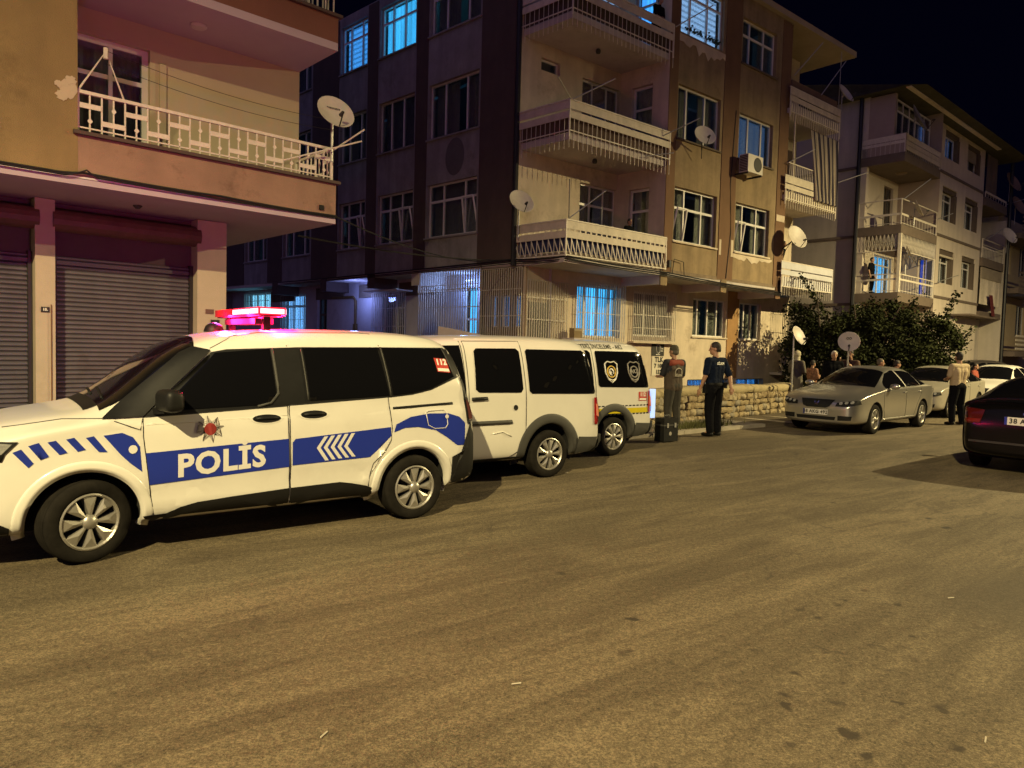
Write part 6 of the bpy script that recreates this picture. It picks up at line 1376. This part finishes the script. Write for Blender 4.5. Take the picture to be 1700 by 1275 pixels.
csi, cb, cP, cH = person('crime scene officer in brown vest with red shoulders, back turned, at the open van', (3.33, 14.9, 0), rad(28), 1.74, HAIRG, mat('black_shirt', (.012, .012, .016), .85), KHAKI, arms=((-.27, .05, 1.14), (-.16, .30, 1.12), (.27, .04, 1.14), (.16, .30, 1.12)), head_yaw=rad(12), vox=.0085, stance=.12, group='officers beside the stone wall', build=1.06)
t = bmesh.new()
limb(t, [(cP(0, 0, .92), .13), (cP(0, .01, 1.1), .13), (cP(0, 0, 1.38), .125)])
for x in (-1, 1): limb(t, [(cP(x * .085, 0, .90), .128), (cP(x * .08, .015, 1.1), .128), (cP(x * .095, 0, 1.3), .126), (cP(x * .105, -.01, 1.40), .088)])
vs_ = skinned('vest', t, VEST, cb, .0085)
t = bmesh.new(); limb(t, [(cP(-.13, -.045, 1.405), .078), (cP(.13, -.045, 1.405), .078)]); skinned('vest_yoke', t, REDV, cb, .0085)
em = MB(); em.tube([Vector((cP(-(.085 * math.cos(a)), 0, 0).x, cP(0, -.152, 1.2).y, cP(0, 0, 1.22).z + .085 * math.sin(a))) for a in [PI * i / 8 for i in range(-1, 10)]], .012, 5); em.build('vest_emblem', mat('pale_print', (.4, .36, .28), .7), cb); back_word(cb, 'POLİS', cP, 1.16, -.160, .06, mat('pale_print', (.4, .36, .28), .7))
cap = MB(); cap.lathe([(.001, .125), (.05, .118), (.085, .085), (.098, .035), (.1, .015)], 20, Matrix.Translation(cH(0, -.008, .02)) @ Matrix.Diagonal((.92, 1.05, 1, 1))); cap.build('knit_cap', mat('olive_cap', (.06, .055, .03), .9), cb, True)
# onlookers beyond the silver car
person('woman in long grey coat and pale headscarf watching from the end of the stone wall', (8.45, 21.5, 0), rad(-60), 1.74, None, mat('grey_coat', (.12, .105, .08), .9, var=.15), None, arms=((-.25, .03, 1.15), (-.1, .22, 1.12), (.25, .03, 1.15), (.08, .24, 1.16)), scarf=mat('pale_headscarf', (.40, .36, .24), .85, var=.5, scale=22), coat=mat('grey_coat', (.12, .105, .08), .9, var=.15), sleeve='long', group='onlookers behind the cars')
person('short person in orange patterned blouse beside the woman in the grey coat', (9.0, 21.7, 0), rad(-70), 1.48, HAIRD, mat('orange_pattern', (.24, .12, .07), .9, var=.7, scale=18), DTROU, arms=((-.23, .05, 1.15), (-.08, .24, 1.2), (.23, .05, 1.15), (.08, .24, 1.18)), sleeve='long', group='onlookers behind the cars')
person('white haired man in dark jacket behind the silver car', (9.1, 20.5, 0), rad(170), 1.76, HAIRW, DTROU, DTROU, sleeve='long', group='onlookers behind the cars')
person('man in dark brown jacket below the round garden dish, hand raised', (9.75, 20.9, 0), rad(130), 1.80, HAIRD, mat('brown_jacket', (.10, .055, .03), .85), DTROU, arms=((-.25, .02, 1.14), (-.15, .2, 1.3), (.28, .1, 1.2), (.2, .2, 1.42)), sleeve='long', group='onlookers behind the cars')
person('bareheaded man crouched low behind the roof of the silver car', (10.1, 19.9, 0), rad(-110), 1.58, HAIRG, mat('tan_top', (.25, .16, .08), .85), DTROU, sleeve='long', group='onlookers behind the cars')
person('person with short dark hair half hidden by the rear of the silver car roof', (10.45, 19.7, 0), rad(-95), 1.55, HAIRD, mat('rust_top', (.22, .09, .04), .85), DTROU, sleeve='long', group='onlookers behind the cars')
person('man in beige shirt and dark trousers standing with his back to the street', (11.08, 17.95, 0), rad(15), 1.80, HAIRD, mat('beige_shirt', (.42, .33, .20), .85, var=.08, bump=.5, bscale=14), DTROU, arms=((-.26, .02, 1.16), (-.12, .24, 1.1), (.26, .02, 1.16), (.12, .24, 1.12)), head_yaw=rad(-15), head_tilt=rad(-12), vox=.011, stance=.15, group='onlookers behind the cars', build=1.08)
person('small person in red top between the beige and cream cars', (15.6, 24.4, 0), rad(-140), 1.5, HAIRD, mat('red_top', (.22, .04, .02), .85), DTROU, sleeve='long', group='onlookers behind the cars')
# people on balconies
person('dark haired person sitting low behind the white first floor balcony boards', MW(3.1, .6, 4.14), MY + PI, 1.28, HAIRD, DTROU, DTROU, group='people on balconies')
person('person in dark top leaning on the third floor corner balcony railing', MW(3.55, .25, 10.16), MY + PI, 1.5, HAIRD, DTROU, DTROU, arms=((-.2, .1, 1.1), (-.05, .2, 1.05), (.2, .1, 1.1), (.05, .2, 1.05)), group='people on balconies', lean=.2)
person('black clothed person watching from the lowest balcony of the grey house', RW(.15, 1.2, 4.42), RY + PI, 1.55, HAIRD, DTROU, DTROU, group='people on balconies')
person('dark figure bent over the grey boarded balcony rail above the porch grille', MW(10.6, .25, 4.13), MY + PI, 1.45, HAIRD, DTROU, DTROU, group='people on balconies', lean=.3)
# equipment case on the ground behind the last van
ec = thing('equipment_case', 'black equipment case standing on the road behind the crime scene van', 'case', (2.82, 13.05, 0), VY)
MB().box(-.19, .19, -.11, .11, .02, .44).build('shell', BLACK, ec); MB().box(-.195, .195, -.115, .115, .30, .325).build('seam', GREYPL, ec)
hd = MB(); hd.tube([(-.07, 0, .44), (-.07, 0, .48), (.07, 0, .48), (.07, 0, .44)], .012, 6); hd.build('handle', GREYPL, ec)
for x in (-.1, .1): MB().box(x - .02, x + .02, -.125, -.116, .27, .35).build('latch', STEEL, ec)
MB().lathe([(.001, .003), (.035, .002), (.036, 0)], 16, Matrix.Translation((-.02, -.112, .16)) @ Matrix.Rotation(PI / 2, 4, 'X')).build('sticker', mat('grey_sticker', (.3, .28, .24), .6), ec)
# crooked panel and low things behind the vans
pn = thing('board_panel', 'crooked pale board leaning in the alley behind the front van', 'board', (-1.05, 15.2, 0), MY + rad(90)); MB().add([(-.9, 0, 0), (.8, 0, 0), (.8, .05, 2.05), (-.9, .05, 1.85), (-.9, .05, 0), (.8, .05, 0), (.8, .1, 2.05), (-.9, .1, 1.85)], [(0, 1, 2, 3), (7, 6, 5, 4), (0, 4, 5, 1), (1, 5, 6, 2), (2, 6, 7, 3), (3, 7, 4, 0)]).build('panel', mat('pale_board', (.42, .38, .36), .8, var=.1), pn)
# litter on the road
for (px_, py_, ang, lab) in ((.06, 3.42, .3, 'white cigarette end lying on the road right of the middle foreground'), (-.74, 2.92, 1.2, 'white paper scrap on the road at the bottom edge'), (3.03, 4.85, .2, 'small white paper strip on the road in the right foreground'), (2.07, 3.02, .9, 'crumpled pale leaf at the bottom right of the road'), (.75, 9.45, .5, 'white crumb of plaster on the road behind the middle van')):
    l_ = thing('litter', lab, 'litter', (px_, py_, .008), ang); q = MB(); q.tube([(-.024, 0, 0), (.024, .002, 0)], [.0038, .0038], 6); q.build('scrap', mat('dirty_paper', (.42, .38, .30), .8), l_)

# ------------------------------------------------------------------ street lamps (both stand outside the picture)
for k, (Lp, W_, CONE, base, lab) in enumerate(((LAMP_A, LAMP_A_W, LAMP_A_CONE, (-4.0, -12.5, 0), 'tall grey street lamp behind the photographer'), (LAMP_B, LAMP_B_W, LAMP_B_CONE, (25.2, 15.4, 0), 'tall grey street lamp on the far right side of the street'))):
    sl = thing('street_lamp', lab, 'street lamp', base, 0, 'street lamps'); b0 = Vector(base); e = Lp - b0
    po = MB(); po.tube([(0, 0, 0), (0, 0, 5), (0, 0, e.z - .5), (e.x * .4, e.y * .4, e.z + .17), (e.x * .85, e.y * .85, e.z + .2)], [.10, .08, .06, .05, .04], 10); po.build('pole', STEEL, sl)
    he = MB(); he.bar((e.x * .8, e.y * .8, e.z + .12), (e.x * 1.15, e.y * 1.15, e.z + .10), .26, .10); he.build('lamp_head', GREYPL, sl)
    la_ = bpy.data.lights.new('street_light', 'SPOT'); la_.energy = W_; la_.color = LAMP_COL; la_.shadow_soft_size = .10; la_.spot_size = rad(CONE[0]); la_.spot_blend = CONE[1]
    link('street_light', la_, sl, (e.x, e.y, e.z - .06))
